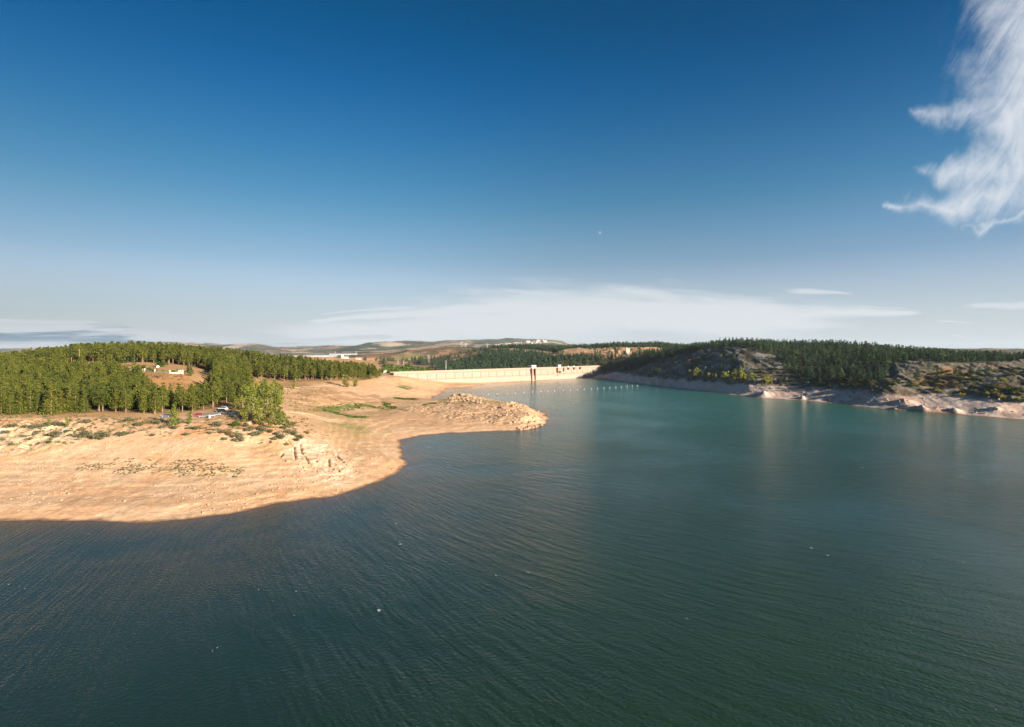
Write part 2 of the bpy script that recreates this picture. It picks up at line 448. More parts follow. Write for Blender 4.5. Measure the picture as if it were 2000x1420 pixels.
FOREST = {
    'near': [(-900, 243), (0, 245), (120, 247), (200, 251), (300, 257), (330, 262), (380, 272), (432, 288), (455, 300), (490, 335), (485, 480), (440, 470), (418, 400), (418, 348), (400, 318), (380, 312), (335, 305), (300, 312), (275, 340), (240, 372), (150, 372), (60, 372), (-900, 372)],
    'ridge': [(-900, 430), (0, 440), (60, 446), (250, 452), (330, 455), (390, 452), (430, 430), (470, 475), (500, 505), (560, 511), (600, 518), (640, 522), (700, 556), (738, 590), (750, 625), (700, 640), (600, 640), (500, 640), (300, 600), (0, 600), (-900, 600)],
    'link': [(-900, 372), (20, 372), (30, 445), (-900, 430)],
    'right': [(1345, 790), (1360, 772), (1400, 745), (1455, 700), (1510, 648), (1530, 590), (1545, 562), (1600, 540), (1680, 500), (1735, 488), (1735, 520), (1790, 540), (1830, 505), (1870, 500), (1900, 520), (1960, 520), (2060, 530), (2300, 500), (2400, 640), (2000, 640), (1900, 680), (1700, 760), (1500, 860), (1400, 920), (1350, 900)],
    'rightfar': [(1160, 985), (1200, 930), (1245, 850), (1290, 815), (1330, 800), (1360, 800), (1375, 930), (1290, 990), (1230, 1040), (1180, 1020)],
    'valley': [(858, 765), (950, 805), (1040, 862), (1100, 915), (1165, 985), (1180, 1040), (1130, 1060), (1072, 1080), (1052, 1240), (1000, 1240), (950, 1230), (905, 1150), (870, 1080), (850, 980)],
    'plateau': [(960, 1420), (1050, 1330), (1120, 1180), (1200, 1150), (1300, 1140), (1400, 1000), (1400, 1300), (1200, 1350), (1050, 1500), (960, 1600)],
}
FM = {k: region(v, 4, 5) for k, v in FOREST.items()}
forest = np.maximum.reduce(list(FM.values()))

# --- landform detail
land = sst(S, 0.5, 8)
slope_band = sst(H, 8.5, 12.0)
rb = right_m
bluff = region([(-900, 196), (100, 199), (150, 204), (200, 214), (330, 215), (420, 212), (520, 206), (600, 188), (680, 190), (705, 205), (660, 232), (600, 236), (560, 246), (470, 246), (300, 238), (0, 238), (-900, 238)], 10, 5)
rockA = region([(540, 224), (560, 212), (590, 190), (640, 183), (690, 186), (705, 200), (670, 222), (640, 232), (590, 233)], 6, 4)         # pale slabs on the near point
rockW = region([(-900, 205), (40, 200), (90, 205), (150, 214), (150, 232), (-900, 232)], 8, 5)    # whitish rock on the far left
penin = region([(880, 345), (960, 330), (1040, 328), (1085, 345), (1085, 390), (1030, 410), (1000, 432), (940, 462), (895, 490), (870, 470), (820, 440), (780, 400), (820, 370)], 12, 6)
pridge = region([(878, 470), (905, 463), (945, 452), (950, 468), (905, 492), (880, 488)], 4, 2)
ptip = region([(1000, 337), (1085, 340), (1085, 372), (1055, 375), (1040, 350)], 6, 3)
ptop = region([(985, 440), (990, 420), (1030, 402), (1040, 412), (1000, 442)], 4, 2)
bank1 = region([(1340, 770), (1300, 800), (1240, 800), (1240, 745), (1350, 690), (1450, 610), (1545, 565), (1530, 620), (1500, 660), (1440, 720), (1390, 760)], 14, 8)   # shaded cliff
H += land * (fbm(X2, Y2, 30, 4, 3) - .5) * (1.2 + 2.0 * sst(Y2, 400, 900)) * (1 - .7 * sst(S, 12, 0))
H += land * (fbm(X2, Y2, 4.0, 3, 4) - .5) * 0.35
rg = ridged(X2, Y2, 14, 5, 8)
H += bluff * land * (rg - .45) * 1.1
ce, cid = cells(X2 + (fbm(X2, Y2, 6, 2, 71) - .5) * 5, Y2 + (fbm(X2, Y2, 6, 2, 72) - .5) * 5, 3.2, 3)
low_ = sst(H, 9.5, 6) * (Y2 < 1250) * land * (1 - right_m)
st_ = H * 1.15 + (fbm(X2, Y2, 22, 3, 77) - .5) * 1.2
st_ = st_ - np.floor(st_)
H += low_ * 0.17 * (sst(st_, .0, .3) - st_)
H += rockA * ((cid - .5) * 0.38 - 0.22 * sst(ce, .10, .0))
H += rockW * ((cid - .5) * 1.0 + (rg - .5) * 1.4)
H += penin * land * ((cid - .5) * 0.35 + (rg - .5) * 0.7)
ce2, cid2 = cells(X2 + (fbm(X2, Y2, 5, 2, 73) - .5) * 6, Y2 * .8, 4.2, 13)
H -= np.clip(penin + .35 * bluff - rockA, 0, 1) * land * 0.9 * sst(ce2, .14, .02) * sst(cid2, .55, .7)
H += (pridge + ptop) * land * ((cid - .4) * 2.2 + (rg - .4) * 1.6)
H += ptip * land * ((cid - .5) * 0.9 + (rg - .4) * 1.2)
# right bank gullies, tilted strata and outcrops
sd = (X2 * 0.55 + Y2 * 0.83)
gully = ridged(sd, np.full_like(sd, 0.0) + S * 0.12, 26, 4, 21)
strat = ridged(X2 * 0.9 - Y2 * 0.3 + H * 1.2, Y2 * .25 + X2 * .1, 7, 4, 23)
H += rb * sst(S, 2, 30) * ((gully - .5) * 4.2 * sst(H, 9, 18) + (fbm(X2, Y2, 45, 4, 22) - .5) * 6.0 * sst(H, 3, 14)) * (1 - .75 * sst(forest, 0.2, 1))
H += rb * sst(S, 1, 12) * (strat - .5) * (0.7 + 2.0 * sst(H, 6, 14)) * (1 - .8 * forest)
# two bare outcrops that stand out of the drawdown band
for (px, Y, rad, hh) in [(1490, 541, 8, 5.0), (1567, 512, 4, 2.5), (1698, 440, 5, 3), (1742, 426, 6, 4), (1775, 422, 7, 4.5), (1800, 414, 7, 4), (1830, 408, 8, 4.5), (1862, 400, 6, 3.5), (1770, 434, 8, 5), (1945, 388, 4, 2)]:
    x_, y_ = (px - CX) / F * Y, Y
    g = np.exp(-((X2 - x_) ** 2 + (Y2 - y_) ** 2) / (rad * .7) ** 2)
    H += g * hh * (0.35 + strat * .9) * sst(S, -1, 5)
# far hills roughness
H += sst(Y2, 1300, 2600) * (fbm(X2, Y2, 420, 6, 33, .55) - .5) * 0.011 * np.minimum(Y2, 6500)
H += sst(Y2, 950, 1200) * (ridged(X2, Y2, 90, 4, 34) - .5) * 7 * (1 - sst(Y2, 1500, 2200))
# cracks in the pale slabs
crk = np.zeros(X2.shape, np.float32)
for line in [[(561, 860), (568, 868), (576, 873), (575, 884), (577, 897)], [(586, 867), (590, 885), (596, 892), (602, 906)], [(659, 889), (665, 898), (671, 903)], [(641, 897), (643, 910)], [(552, 885), (548, 892)]]:
    pts = []
    for px, py in line:
        a = (px - CX) / F; ic = np.argmin(abs(AN - a)); ray = CAMZ - (py - HY) / F * Y2[:, ic]
        k = np.argmax((H[:, ic] >= ray) & (Y2[:, ic] > 150)); pts.append((X2[k, ic], Y2[k, ic]))
    pl = np.array(pts); x0, y0 = pl.min(0) - 4; x1, y1 = pl.max(0) + 4
    m = (X2 > x0) & (X2 < x1) & (Y2 > y0) & (Y2 < y1)
    d, _ = sdf_poly(X2[m], Y2[m], pl, False)
    crk[m] = np.maximum(crk[m], 1 - np.clip(d / 0.42, 0, 1))
H -= crk * 1.1


def height(px, Y):
    return float(bilH(np.array([(px - CX) / F]), np.array([math.log(Y)]))[0])


def bilH(a, v, G=None):
    G = H if G is None else G
    fa = np.clip((a - AN[0]) / 0.0021, 0, NA - 1.001)
    iv = np.clip(np.searchsorted(VN, v) - 1, 0, NV - 2)
    fv = np.clip((v - VN[iv]) / (VN[iv + 1] - VN[iv]), 0, 1)
    ia = fa.astype(int); fa = fa - ia
    return (G[iv, ia] * (1 - fa) * (1 - fv) + G[iv, ia + 1] * fa * (1 - fv) + G[iv + 1, ia] * (1 - fa) * fv + G[iv + 1, ia + 1] * fa * fv)


def hxy(X, Y, G=None):
    X = np.atleast_1d(np.asarray(X, float)); Y = np.atleast_1d(np.asarray(Y, float))
    return bilH(X / Y, np.log(Y), G)


def hit(px, py, ymin=130.0, z0=0.0):
    """first ground point on the ray through a photograph pixel"""
    a = (px - CX) / F
    Y = Y2[:, 0]
    col = bilH(np.full(NV, a), VN)
    ray = CAMZ - (py - HY) / F * Y
    ok = (np.maximum(col, 0) + z0 >= ray) & (Y > ymin)
    k = int(np.argmax(ok)) if ok.any() else NV - 1
    return Vector((a * Y[k], Y[k], col[k]))


# --- colour of the ground (its own materials, with some shade painted in)
def lerp(c, d, f):
    d = np.asarray(d, np.float32)
    return c + (d - c) * f[..., None]


sand = np.array([0.60, 0.365, 0.205], np.float32)
C = np.broadcast_to(sand, X2.shape + (3,)).astype(np.float32).copy()
n1 = fbm(X2, Y2, 60, 5, 101); n2 = fbm(X2, Y2, 9, 5, 102); n3 = fbm(X2, Y2, 2.2, 3, 103)
C = lerp(C, (0.62, 0.42, 0.265), sst(n1, .45, .7) * .8)
C = lerp(C, (0.58, 0.30, 0.145), sst(n2 * .6 + n1 * .4, .54, .68) * .45)
# old water lines: thin level bands
bandn = vnoise(H * 2.6 + n2 * 1.2, n1 * 3, 5) * .6 + vnoise(H * 7 + n2 * 1.5, n1 * 3, 6) * .4
low = sst(H, 9, 6) * (Y2 < 1250)
C *= (1 + (0.34 * (bandn - .5) * low)[..., None])
C *= (0.80 + 0.40 * n3)[..., None]
C = lerp(C, (0.70, 0.50, 0.36), np.clip(rockA * sst(cid, .2, .7) + ptip * .8 * sst(cid, .3, .8), 0, 1) * .8)
C = lerp(C, (0.62, 0.52, 0.40), rockW * sst(rg * .5 + n2 * .5, .42, .55) * .9)
dry = bluff * sst(n2, .48, .62) * (1 - rockA)
C = lerp(C, (0.40, 0.27, 0.13), dry * .6)
C = lerp(C, (0.62, 0.31, 0.14), region([(330, 214), (420, 216), (540, 212), (540, 232), (440, 240), (330, 236)], 10, 7) * sst(n2, .35, .55) * .75)
# flats behind the near point
flat = region([(545, 300), (600, 262), (680, 240), (720, 252), (730, 300), (760, 360), (830, 420), (870, 480), (830, 520), (720, 440), (640, 440), (560, 440)], 25, 12)
C = lerp(C, (0.44, 0.29, 0.135), flat * sst(n2 * .5 + n1 * .5, .42, .58) * .8)
brownb = region([(540, 470), (560, 380), (640, 395), (760, 440), (760, 490), (660, 470), (600, 500), (540, 500)], 12, 8)
C = lerp(C, (0.33, 0.20, 0.10), brownb * .65 * sst(n2, .35, .55))
gp = [[(620, 375), (650, 398), (700, 425), (740, 415), (770, 398), (740, 408), (700, 402), (660, 380), (690, 352), (720, 358), (722, 345), (690, 335), (650, 350)],
      [(740, 425), (790, 395), (800, 388), (790, 398), (750, 440)], [(768, 475), (812, 470), (815, 485), (770, 492)], [(828, 418), (850, 424), (852, 438), (830, 432)],
      [(774, 560), (800, 552), (812, 585), (785, 600)], [(975, 432), (950, 428), (955, 440), (970, 445)], [(620, 300), (680, 292), (700, 270), (715, 300), (690, 312)]]
green = np.zeros(X2.shape, np.float32)
for i, g_ in enumerate(gp): green = np.maximum(green, region(g_, 5, 6) * (1 if i < 6 else .45))
green *= sst(n2 * .6 + n3 * .4, .36, .5)
C = lerp(C, (0.105, 0.165, 0.03), green * .9)
seedl = region([(150, 188), (300, 185), (460, 183), (470, 192), (300, 196), (180, 196)], 6, 6) * sst(vnoise(X2 / 1.1, Y2 / 1.1, 8), .62, .78)
C = lerp(C, (0.24, 0.21, 0.07), seedl * .7)
# peninsula
C = lerp(C, (0.52, 0.34, 0.20), penin * .8 * sst(n2, .3, .6))
C = lerp(C, (0.33, 0.25, 0.11), region([(820, 455), (840, 480), (900, 462), (960, 440), (1000, 425), (960, 405), (880, 420)], 14, 8) * .8 * sst(n2, .35, .6))
C = lerp(C, (0.21, 0.12, 0.07), penin * sst(cells(X2, Y2, 5.5, 8)[1], .9, .94) * sst(n3, .5, .6) * .7)
# upland, forest floor
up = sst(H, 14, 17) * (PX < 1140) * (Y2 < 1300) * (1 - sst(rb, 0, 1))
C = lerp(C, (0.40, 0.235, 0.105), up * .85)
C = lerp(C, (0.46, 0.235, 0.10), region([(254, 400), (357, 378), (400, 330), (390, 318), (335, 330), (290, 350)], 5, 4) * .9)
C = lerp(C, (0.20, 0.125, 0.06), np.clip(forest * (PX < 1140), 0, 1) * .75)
# right bank
C = lerp(C, (0.56, 0.43, 0.36), rb)
C = lerp(C, (0.47, 0.30, 0.235), rb * sst(n1 * .5 + n2 * .5, .5, .62) * .8)
C = lerp(C, (0.62, 0.54, 0.47), rb * sst(strat * .5 + n2 * .5, .52, .68) * .8)
C *= (1 + (0.22 * (bandn - .5) * rb)[..., None])
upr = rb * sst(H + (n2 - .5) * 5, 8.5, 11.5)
C = lerp(C, (0.115, 0.10, 0.065), upr * .95)  # dark scrub, with the bank's shade also put into the colour
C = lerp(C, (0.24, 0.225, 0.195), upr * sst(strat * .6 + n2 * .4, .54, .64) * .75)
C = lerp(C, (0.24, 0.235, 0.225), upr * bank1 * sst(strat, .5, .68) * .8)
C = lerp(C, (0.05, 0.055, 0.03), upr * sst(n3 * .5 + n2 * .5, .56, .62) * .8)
C = lerp(C, (0.185, 0.105, 0.06), upr * sst(n1, .5, .6) * sst(PX, 1700, 1800) * .8)
C = lerp(C, (0.23, 0.135, 0.07), upr * region([(1810, 455), (1880, 455), (1900, 470), (1870, 490), (1800, 485)], 8, 6))
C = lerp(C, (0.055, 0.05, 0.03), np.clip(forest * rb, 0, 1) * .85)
# valley sides behind the dam
vb = sst(Y2, 960, 1010) * (PX > 740) * (1 - sst(Y2, 1700, 2200))
C = lerp(C, (0.34, 0.20, 0.11), vb)
C = lerp(C, (0.09, 0.08, 0.045), vb * np.clip(sst(n1, .48, .56) * (PX < 880) + sst(n2, .5, .6) * .4, 0, 1))
C = lerp(C, (0.45, 0.29, 0.17), vb * region([(1000, 1290), (1050, 1270), (1110, 1150), (1300, 1130), (1300, 1030), (1200, 1060), (1080, 1100), (1060, 1180)], 12, 8) * sst(n2, .35, .55))
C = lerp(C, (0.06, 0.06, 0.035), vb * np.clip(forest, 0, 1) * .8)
# far country: fields, scrub and woods
fb = sst(Y2, 1350, 1700)
fe, fid = cells(X2 + (n1 - .5) * 300, Y2 * .6 + (n1 - .5) * 200, 420, 41)
fc = np.stack([.40 + .12 * (fid - .5), .27 + .08 * (fid - .5), .17 + .05 * (fid - .5)], -1).astype(np.float32)
fc = lerp(fc, (0.11, 0.12, 0.06), sst(fid, .68, .7))
fc = lerp(fc, (0.30, 0.15, 0.09), sst(fid, .35, .3))
n5 = fbm(X2, Y2, 700, 6, 61, .6)
fc = lerp(fc, (0.075, 0.09, 0.055), sst(n5, .44, .53) * .9)
fc = lerp(fc, (0.50, 0.38, 0.29), sst(fbm(X2, Y2, 380, 5, 62, .6), .60, .68) * .8)
fc = lerp(fc, (0.05, 0.065, 0.04), sst(fbm(X2, Y2 * .35, 160, 4, 63, .6), .57, .63) * .8)
C = C + (fc - C) * fb[..., None]
hillb = region([(800, 1500), (835, 1640), (870, 1720), (915, 1660), (950, 1520), (900, 1440), (850, 1420)], 30, 20)
C = lerp(C, (0.37, 0.21, 0.115), hillb * .9)
C = lerp(C, (0.10, 0.10, 0.05), hillb * sst(n1, .52, .6) * .8)
C = lerp(C, (0.58, 0.36, 0.18), region([(690, 1250), (735, 1230), (760, 1330), (700, 1420)], 15, 10))
C = lerp(C, (0.33, 0.30, 0.12), region([(745, 1450), (800, 1420), (830, 1500), (800, 1640), (760, 1600)], 15, 10) * .6)
# wet rim at the water's edge
C = lerp(C, (0.20, 0.105, 0.05), sst(S + (n3 - .5) * 1.5, 2.0, .4) * (S > -4) * .85)
C = np.clip(C * (0.84 + 0.32 * fbm(X2, Y2, .9, 2, 105))[..., None], 0.01, .85)
C = np.where(crk[..., None] > .35, C * .55, C)  # cracks darkened: their shade is put into the ground colour


# ------------------------------------------------------------------ mesh helpers
def mk(name, V, Fc, mats, parent=None, midx=None, smooth=False, attrs=None, loc=None, uv=None, link=True):
    """V (n,3); Fc (m,k) array or list of index tuples"""
    me = bpy.data.meshes.new(name)
    V = np.asarray(V, np.float32)
    if isinstance(Fc, np.ndarray):
        m, k = Fc.shape
        me.vertices.add(len(V)); me.vertices.foreach_set('co', V.ravel())
        me.loops.add(m * k); me.loops.foreach_set('vertex_index', Fc.astype(np.int32).ravel())
        me.polygons.add(m)
        me.polygons.foreach_set('loop_start', np.arange(0, m * k, k, dtype=np.int32))
        me.polygons.foreach_set('loop_total', np.full(m, k, np.int32))
    else:
        me.from_pydata(V.tolist(), [], Fc)
    if midx is not None: me.polygons.foreach_set('material_index', np.asarray(midx, np.int32))
    if smooth: me.polygons.foreach_set('use_smooth', np.ones(len(me.polygons), bool))
    me.update(calc_edges=True)
    for mm in (mats if isinstance(mats, (list, tuple)) else [mats]): me.materials.append(mm)
    for an, (typ, data) in (attrs or {}).items():
        at = me.attributes.new(an, typ, 'POINT')
        at.data.foreach_set('color' if typ == 'FLOAT_COLOR' else 'value', np.asarray(data, np.float32).ravel())
    if uv is not None:
        ul = me.uv_layers.new(name='uv')
        idx = np.zeros(len(me.loops), np.int32); me.loops.foreach_get('vertex_index', idx)
        ul.data.foreach_set('uv', np.asarray(uv, np.float32)[idx].ravel())
    if not link: return me
    o = bpy.data.objects.new(name, me)
    COL.objects.link(o)
    if parent: o.parent = parent
    if loc is not None: o.location = loc
    return o


def tag(o, label=None, cat=None, group=None, kind=None):
    if label: o['label'] = label
    if cat: o['category'] = cat
    if group: o['group'] = group
    if kind: o['kind'] = kind
    return o


def empty(name, loc, rz=0.0, sc=1.0):
    o = bpy.data.objects.new(name, None)
    o.empty_display_size = 0.5
    COL.objects.link(o)
    o.location = loc; o.rotation_euler = (0, 0, rz); o.scale = (sc, sc, sc)
    return o


def copy_thing(root, loc, rz=0.0, sc=None, label=None, group=None):
    r = root.copy(); COL.objects.link(r)
    r.location = loc; r.rotation_euler = (0, 0, rz)
    if sc is not None: r.scale = sc if isinstance(sc, (tuple, list)) else (sc, sc, sc)
    if label: r['label'] = label
    if group: r['group'] = group
    for ch in [c for c in root.children]:
        c = ch.copy(); COL.objects.link(c); c.parent = r
        for g_ in [q for q in ch.children]:
            d = g_.copy(); COL.objects.link(d); d.parent = c
    return r


class MB:                                  # small polygon builder
    def __init__(self): self.v = []; self.f = []

    def box(self, x0, x1, y0, y1, z0, z1, tx=0, ty=0):
        i = len(self.v)
        self.v += [(x0, y0, z0), (x1, y0, z0), (x1, y1, z0), (x0, y1, z0), (x0 + tx, y0 + ty, z1), (x1 - tx, y0 + ty, z1), (x1 - tx, y1 - ty, z1), (x0 + tx, y1 - ty, z1)]
        self.f += [tuple(i + q for q in t) for t in ((0, 3, 2, 1), (4, 5, 6, 7), (0, 1, 5, 4), (1, 2, 6, 5), (2, 3, 7, 6), (3, 0, 4, 7))]
        return self

    def tube(self, p0, p1, r0, r1=None, k=6, cap=True):
        r1 = r0 if r1 is None else r1
        p0 = Vector(p0); p1 = Vector(p1); d = (p1 - p0).normalized()
        u = d.orthogonal().normalized(); v = d.cross(u)
        i = len(self.v)
        for p, r in ((p0, r0), (p1, r1)):
            for j in range(k):
                t = 2 * math.pi * j / k
                q = p + u * (r * math.cos(t)) + v * (r * math.sin(t)); self.v.append(tuple(q))
        self.f += [(i + j, i + (j + 1) % k, i + k + (j + 1) % k, i + k + j) for j in range(k)]
        if cap: self.f += [tuple(i + k + j for j in range(k)), tuple(i + k - 1 - j for j in range(k))]
        return self

    def prism(self, prof, y0, y1):         # profile in xz, extruded along y
        i = len(self.v); m = len(prof)
        self.v += [(x, y0, z) for x, z in prof] + [(x, y1, z) for x, z in prof]
        self.f += [(i + j, i + (j + 1) % m, i + m + (j + 1) % m, i + m + j) for j in range(m)]
        self.f += [tuple(i + m - 1 - j for j in range(m)), tuple(i + m + j for j in range(m))]
        return self

    def build(self, name, mat, parent=None, smooth=False, loc=None):
        return mk(name, np.array(self.v), self.f, mat, parent, smooth=smooth, loc=loc)


# ------------------------------------------------------------------ materials
def newmat(name):
    m = bpy.data.materials.new(name); m.use_nodes = True
    t = NT(m.node_tree)
    return m, t, m.node_tree.nodes['Principled BSDF'], m.node_tree.nodes['Material Output']


def plain(name, col, rough=.7, metal=0.0, var=.15, scale=1.5, spec=.3):
    m, t, b, o = newmat(name)
    tcn = t.n('ShaderNodeTexCoord').outputs['Object']
    ns = t.noise(tcn, scale, 5, .6)
    k = t.mr(ns, .25, .75, 1 - var, 1 + var, False)
    t.put(b.inputs['Base Color'], t.v('SCALE', (*col,), s=k))
    b.inputs['Roughness'].default_value = rough
    b.inputs['Metallic'].default_value = metal
    b.inputs['Specular IOR Level'].default_value = spec
    return m


# ground
gm, t, b, o = newmat('ground')
at = t.n('ShaderNodeAttribute'); at.attribute_name = 'col'
geo = t.n('ShaderNodeNewGeometry').outputs['Position']
ns = t.noise(geo, .9, 6, .65)
ns2 = t.noise(geo, 3.0, 4, .6)
k = t.mr(t.m('ADD', t.m('MULTIPLY', ns, .6), t.m('MULTIPLY', ns2, .4)), .3, .7, .8, 1.2, False)
t.put(b.inputs['Base Color'], t.v('SCALE', at.outputs['Color'], s=k))
b.inputs['Roughness'].default_value = .95
b.inputs['Specular IOR Level'].default_value = .1
bp = t.n('ShaderNodeBump'); bp.inputs['Strength'].default_value = .7; bp.inputs['Distance'].default_value = .35
t.put(bp.inputs['Height'], t.m('ADD', ns, t.m('MULTIPLY', ns2, .35)))
t.put(b.inputs['Normal'], bp.outputs[0])

idx = np.arange(NA * NV).reshape(NV, NA)
Q = np.stack([idx[:-1, :-1], idx[:-1, 1:], idx[1:, 1:], idx[1:, :-1]], -1).reshape(-1, 4)
V = np.stack([X2, Y2, H], -1).reshape(-1, 3)
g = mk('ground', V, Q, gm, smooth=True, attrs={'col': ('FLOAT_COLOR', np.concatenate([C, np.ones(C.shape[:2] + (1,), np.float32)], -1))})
tag(g, 'dry tan lake shore rising to wooded hills and far fields', kind='structure')

# water
wm, t, b, o = newmat('water')
pos = t.n('ShaderNodeNewGeometry').outputs['Position']
x_, y_, z_ = t.sep(pos)[0:3]
# wind waves: crests bend round the point, so the phase is a curved function of place
xc = t.m('MAXIMUM', x_, -120.0)
ph = t.m('ADD', t.m('SUBTRACT', y_, t.m('MULTIPLY', 100.0, t.m('EXPONENT', t.m('DIVIDE', xc, -90.0)))), t.m('MULTIPLY', t.m('MINIMUM', t.m('ADD', x_, 120.0), 0.0), 4.2))
wob = t.m('MULTIPLY', t.noise(pos, .02, 3, .5), 16.0)
ph = t.m('ADD', ph, wob)
def wave(sP, sX, sc, det, seed):
    vec = t.comb(t.m('MULTIPLY', ph, sP), t.m('MULTIPLY', x_, sX), t.m('ADD', t.m('MULTIPLY', y_, sX * .6), seed))
    return t.noise(vec, sc, det, .5)
w1 = wave(.42, .12, 1.0, 2, 0.0)
w2 = wave(.95, .32, 1.0, 3, 7.0)
w3 = t.noise(pos, 1.6, 3, .6)
w4 = wave(.10, .03, 1.0, 1, 3.0)
patch = t.mr(t.noise(pos, .011, 4, .6, .4), .3, .7, .45, 1.35)
hgt = t.m('ADD', t.m('ADD', t.m('MULTIPLY', w1, .74), t.m('MULTIPLY', w4, .35)), t.m('ADD', t.m('MULTIPLY', w2, .22), t.m('MULTIPLY', w3, .46)))
hgt = t.m('MULTIPLY', t.m('MULTIPLY', hgt, patch), t.mr(x_, -95, 50, .66, 1.0))
bp = t.n('ShaderNodeBump'); bp.inputs['Strength'].default_value = 1.0; bp.inputs['Distance'].default_value = 0.44
t.put(bp.inputs['Height'], hgt)
t.put(b.inputs['Normal'], bp.outputs[0])
# body colour: bluer left, greener right; sky reflection painted turquoise towards the dam
hue_ns = t.noise(pos, .006, 4, .55)
fx = t.mr(t.m('ADD', x_, t.m('MULTIPLY', hue_ns, 90.0)), -60, 120)
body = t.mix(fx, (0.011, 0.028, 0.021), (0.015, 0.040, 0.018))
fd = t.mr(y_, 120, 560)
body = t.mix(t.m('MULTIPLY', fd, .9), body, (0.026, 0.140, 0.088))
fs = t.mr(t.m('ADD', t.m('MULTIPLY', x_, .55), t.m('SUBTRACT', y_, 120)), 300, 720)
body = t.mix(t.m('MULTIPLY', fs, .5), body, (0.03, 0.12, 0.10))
sa = t.n('ShaderNodeAttribute'); sa.attribute_name = 'shallow'
sw_ = t.m('MULTIPLY', t.m('POWER', sa.outputs['Fac'], 2.2), .8)
body = t.mix(sw_, body, (0.10, 0.058, 0.034))
# scattered small whitecaps on the crests
fo = t.m('MULTIPLY', t.mr(wave(.42, .12, 1.0, 2, 0.0), .67, .70), t.mr(t.noise(pos, .55, 3, .6), .63, .68))
fo = t.m('MULTIPLY', fo, t.mr(t.noise(pos, .06, 2, .5), .48, .58))
body = t.mix(fo, body, (.6, .62, .6))
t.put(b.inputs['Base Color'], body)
t.put(b.inputs['Roughness'], t.m('ADD', .12, t.m('MULTIPLY', fo, .5)))
b.inputs['IOR'].default_value = 1.33
b.inputs['Specular IOR Level'].default_value = .5
# one flat sheet: fine over the bay (it carries how shallow the water is), coarse elsewhere
ri = np.arange(0, int(np.searchsorted(VN, math.log(1060))), 3); ci = np.unique(np.append(np.arange(0, NA, 3), NA - 1))
wx = X2[np.ix_(ri, ci)]; wy = Y2[np.ix_(ri, ci)]; sh = np.clip(1 + S[np.ix_(ri, ci)] / 16.0, 0, 1)
nr_, nc_ = wx.shape
wid_ = np.arange(nr_ * nc_).reshape(nr_, nc_)
wq = np.stack([wid_[:-1, :-1], wid_[:-1, 1:], wid_[1:, 1:], wid_[1:, :-1]], -1).reshape(-1, 4)
wv0 = np.stack([wx, wy, np.zeros_like(wx)], -1).reshape(-1, 3)
y0_, y1_ = float(wy[0, 0]), float(wy[-1, 0]); xl, xr = float(wx[0, 0]), float(wx[0, -1]); xL, xR = float(wx[-1, 0]), float(wx[-1, -1])
nb = len(wv0)
extra = [(-4000, -4500, 0), (4000, -4500, 0), (4000, y0_, 0), (xr, y0_, 0), (xl, y0_, 0), (-4000, y0_, 0), (-4000, y1_, 0), (4000, y1_, 0), (xL, y1_, 0), (xR, y1_, 0), (xl, -4500, 0), (xr, -4500, 0)]
eq = [(0, 10, 4, 5), (10, 11, 3, 4), (11, 1, 2, 3), (5, 4, 8, 6), (3, 2, 7, 9)]
wv1 = np.concatenate([wv0, np.array(extra)]); wq1 = np.concatenate([wq, np.array(eq) + nb])
tag(mk('water', wv1, wq1, wm, attrs={'shallow': ('FLOAT', np.concatenate([sh.ravel(), np.zeros(len(extra))]))}), 'dark green rippled reservoir water', kind='structure')


# ------------------------------------------------------------------ plants
def leafmat(name, cols, rough=.75, trans=.2):
    m, t, b, o = newmat(name)
    at = t.n('ShaderNodeAttribute'); at.attribute_name = 'tint'
    oi = t.n('ShaderNodeObjectInfo').outputs['Random']
    fr = t.m('FRACT', t.m('ADD', at.outputs['Fac'], oi))
    k = t.ramp(fr, [(i / (len(cols) - 1), c) for i, c in enumerate(cols)])
    at2 = t.n('ShaderNodeAttribute'); at2.attribute_name = 'leaf'
    k = t.v('SCALE', k, s=t.m('ADD', .7, t.m('MULTIPLY', at2.outputs['Fac'], .6)))
    df = t.n('ShaderNodeBsdfDiffuse'); t.put(df.inputs[0], k)
    tr = t.n('ShaderNodeBsdfTranslucent'); t.put(tr.inputs[0], t.v('MULTIPLY', k, (1.2, 1.15, .6)))
    mx = t.n('ShaderNodeMixShader'); mx.inputs[0].default_value = trans
    t.put(mx.inputs[1], df.outputs[0]); t.put(mx.inputs[2], tr.outputs[0])
    t.put(o.inputs[0], mx.outputs[0])
    m.node_tree.nodes.remove(b)
    return m


PINE = leafmat('pine_needles', [(.078, .095, .018), (.115, .125, .022), (.060, .082, .018), (.135, .138, .026), (.088, .105, .02)])
SHADEPINE = leafmat('shade_pine_needles', [(.034, .062, .042), (.060, .095, .055), (.026, .05, .038), (.085, .12, .058), (.04, .072, .046)], trans=.2)  # darker pine copy: the bank's blue-green shade put into the needle colour
POP = leafmat('poplar_leaves', [(.17, .20, .03), (.13, .17, .025), (.23, .24, .035), (.11, .15, .022), (.22, .21, .05)], trans=.35)
YELLOW = leafmat('yellow_leaves', [(.34, .33, .07), (.27, .30, .06), (.36, .31, .08)], trans=.35)
SCRUB = leafmat('grey_scrub_leaves', [(.15, .142, .085), (.12, .12, .066), (.18, .165, .10), (.105, .112, .055)], trans=.15)
GREENB = leafmat('green_bush_leaves', [(.06, .095, .02), (.085, .12, .025), (.05, .08, .02)], trans=.2)
DRYB = leafmat('dry_bush_leaves', [(.27, .17, .085), (.22, .15, .07), (.30, .22, .11)], trans=.2)
BARK = plain('pine_bark', (.24, .155, .095), .9, var=.3)
PALEBARK = plain('pale_bark', (.27, .23, .16), .9, var=.2)


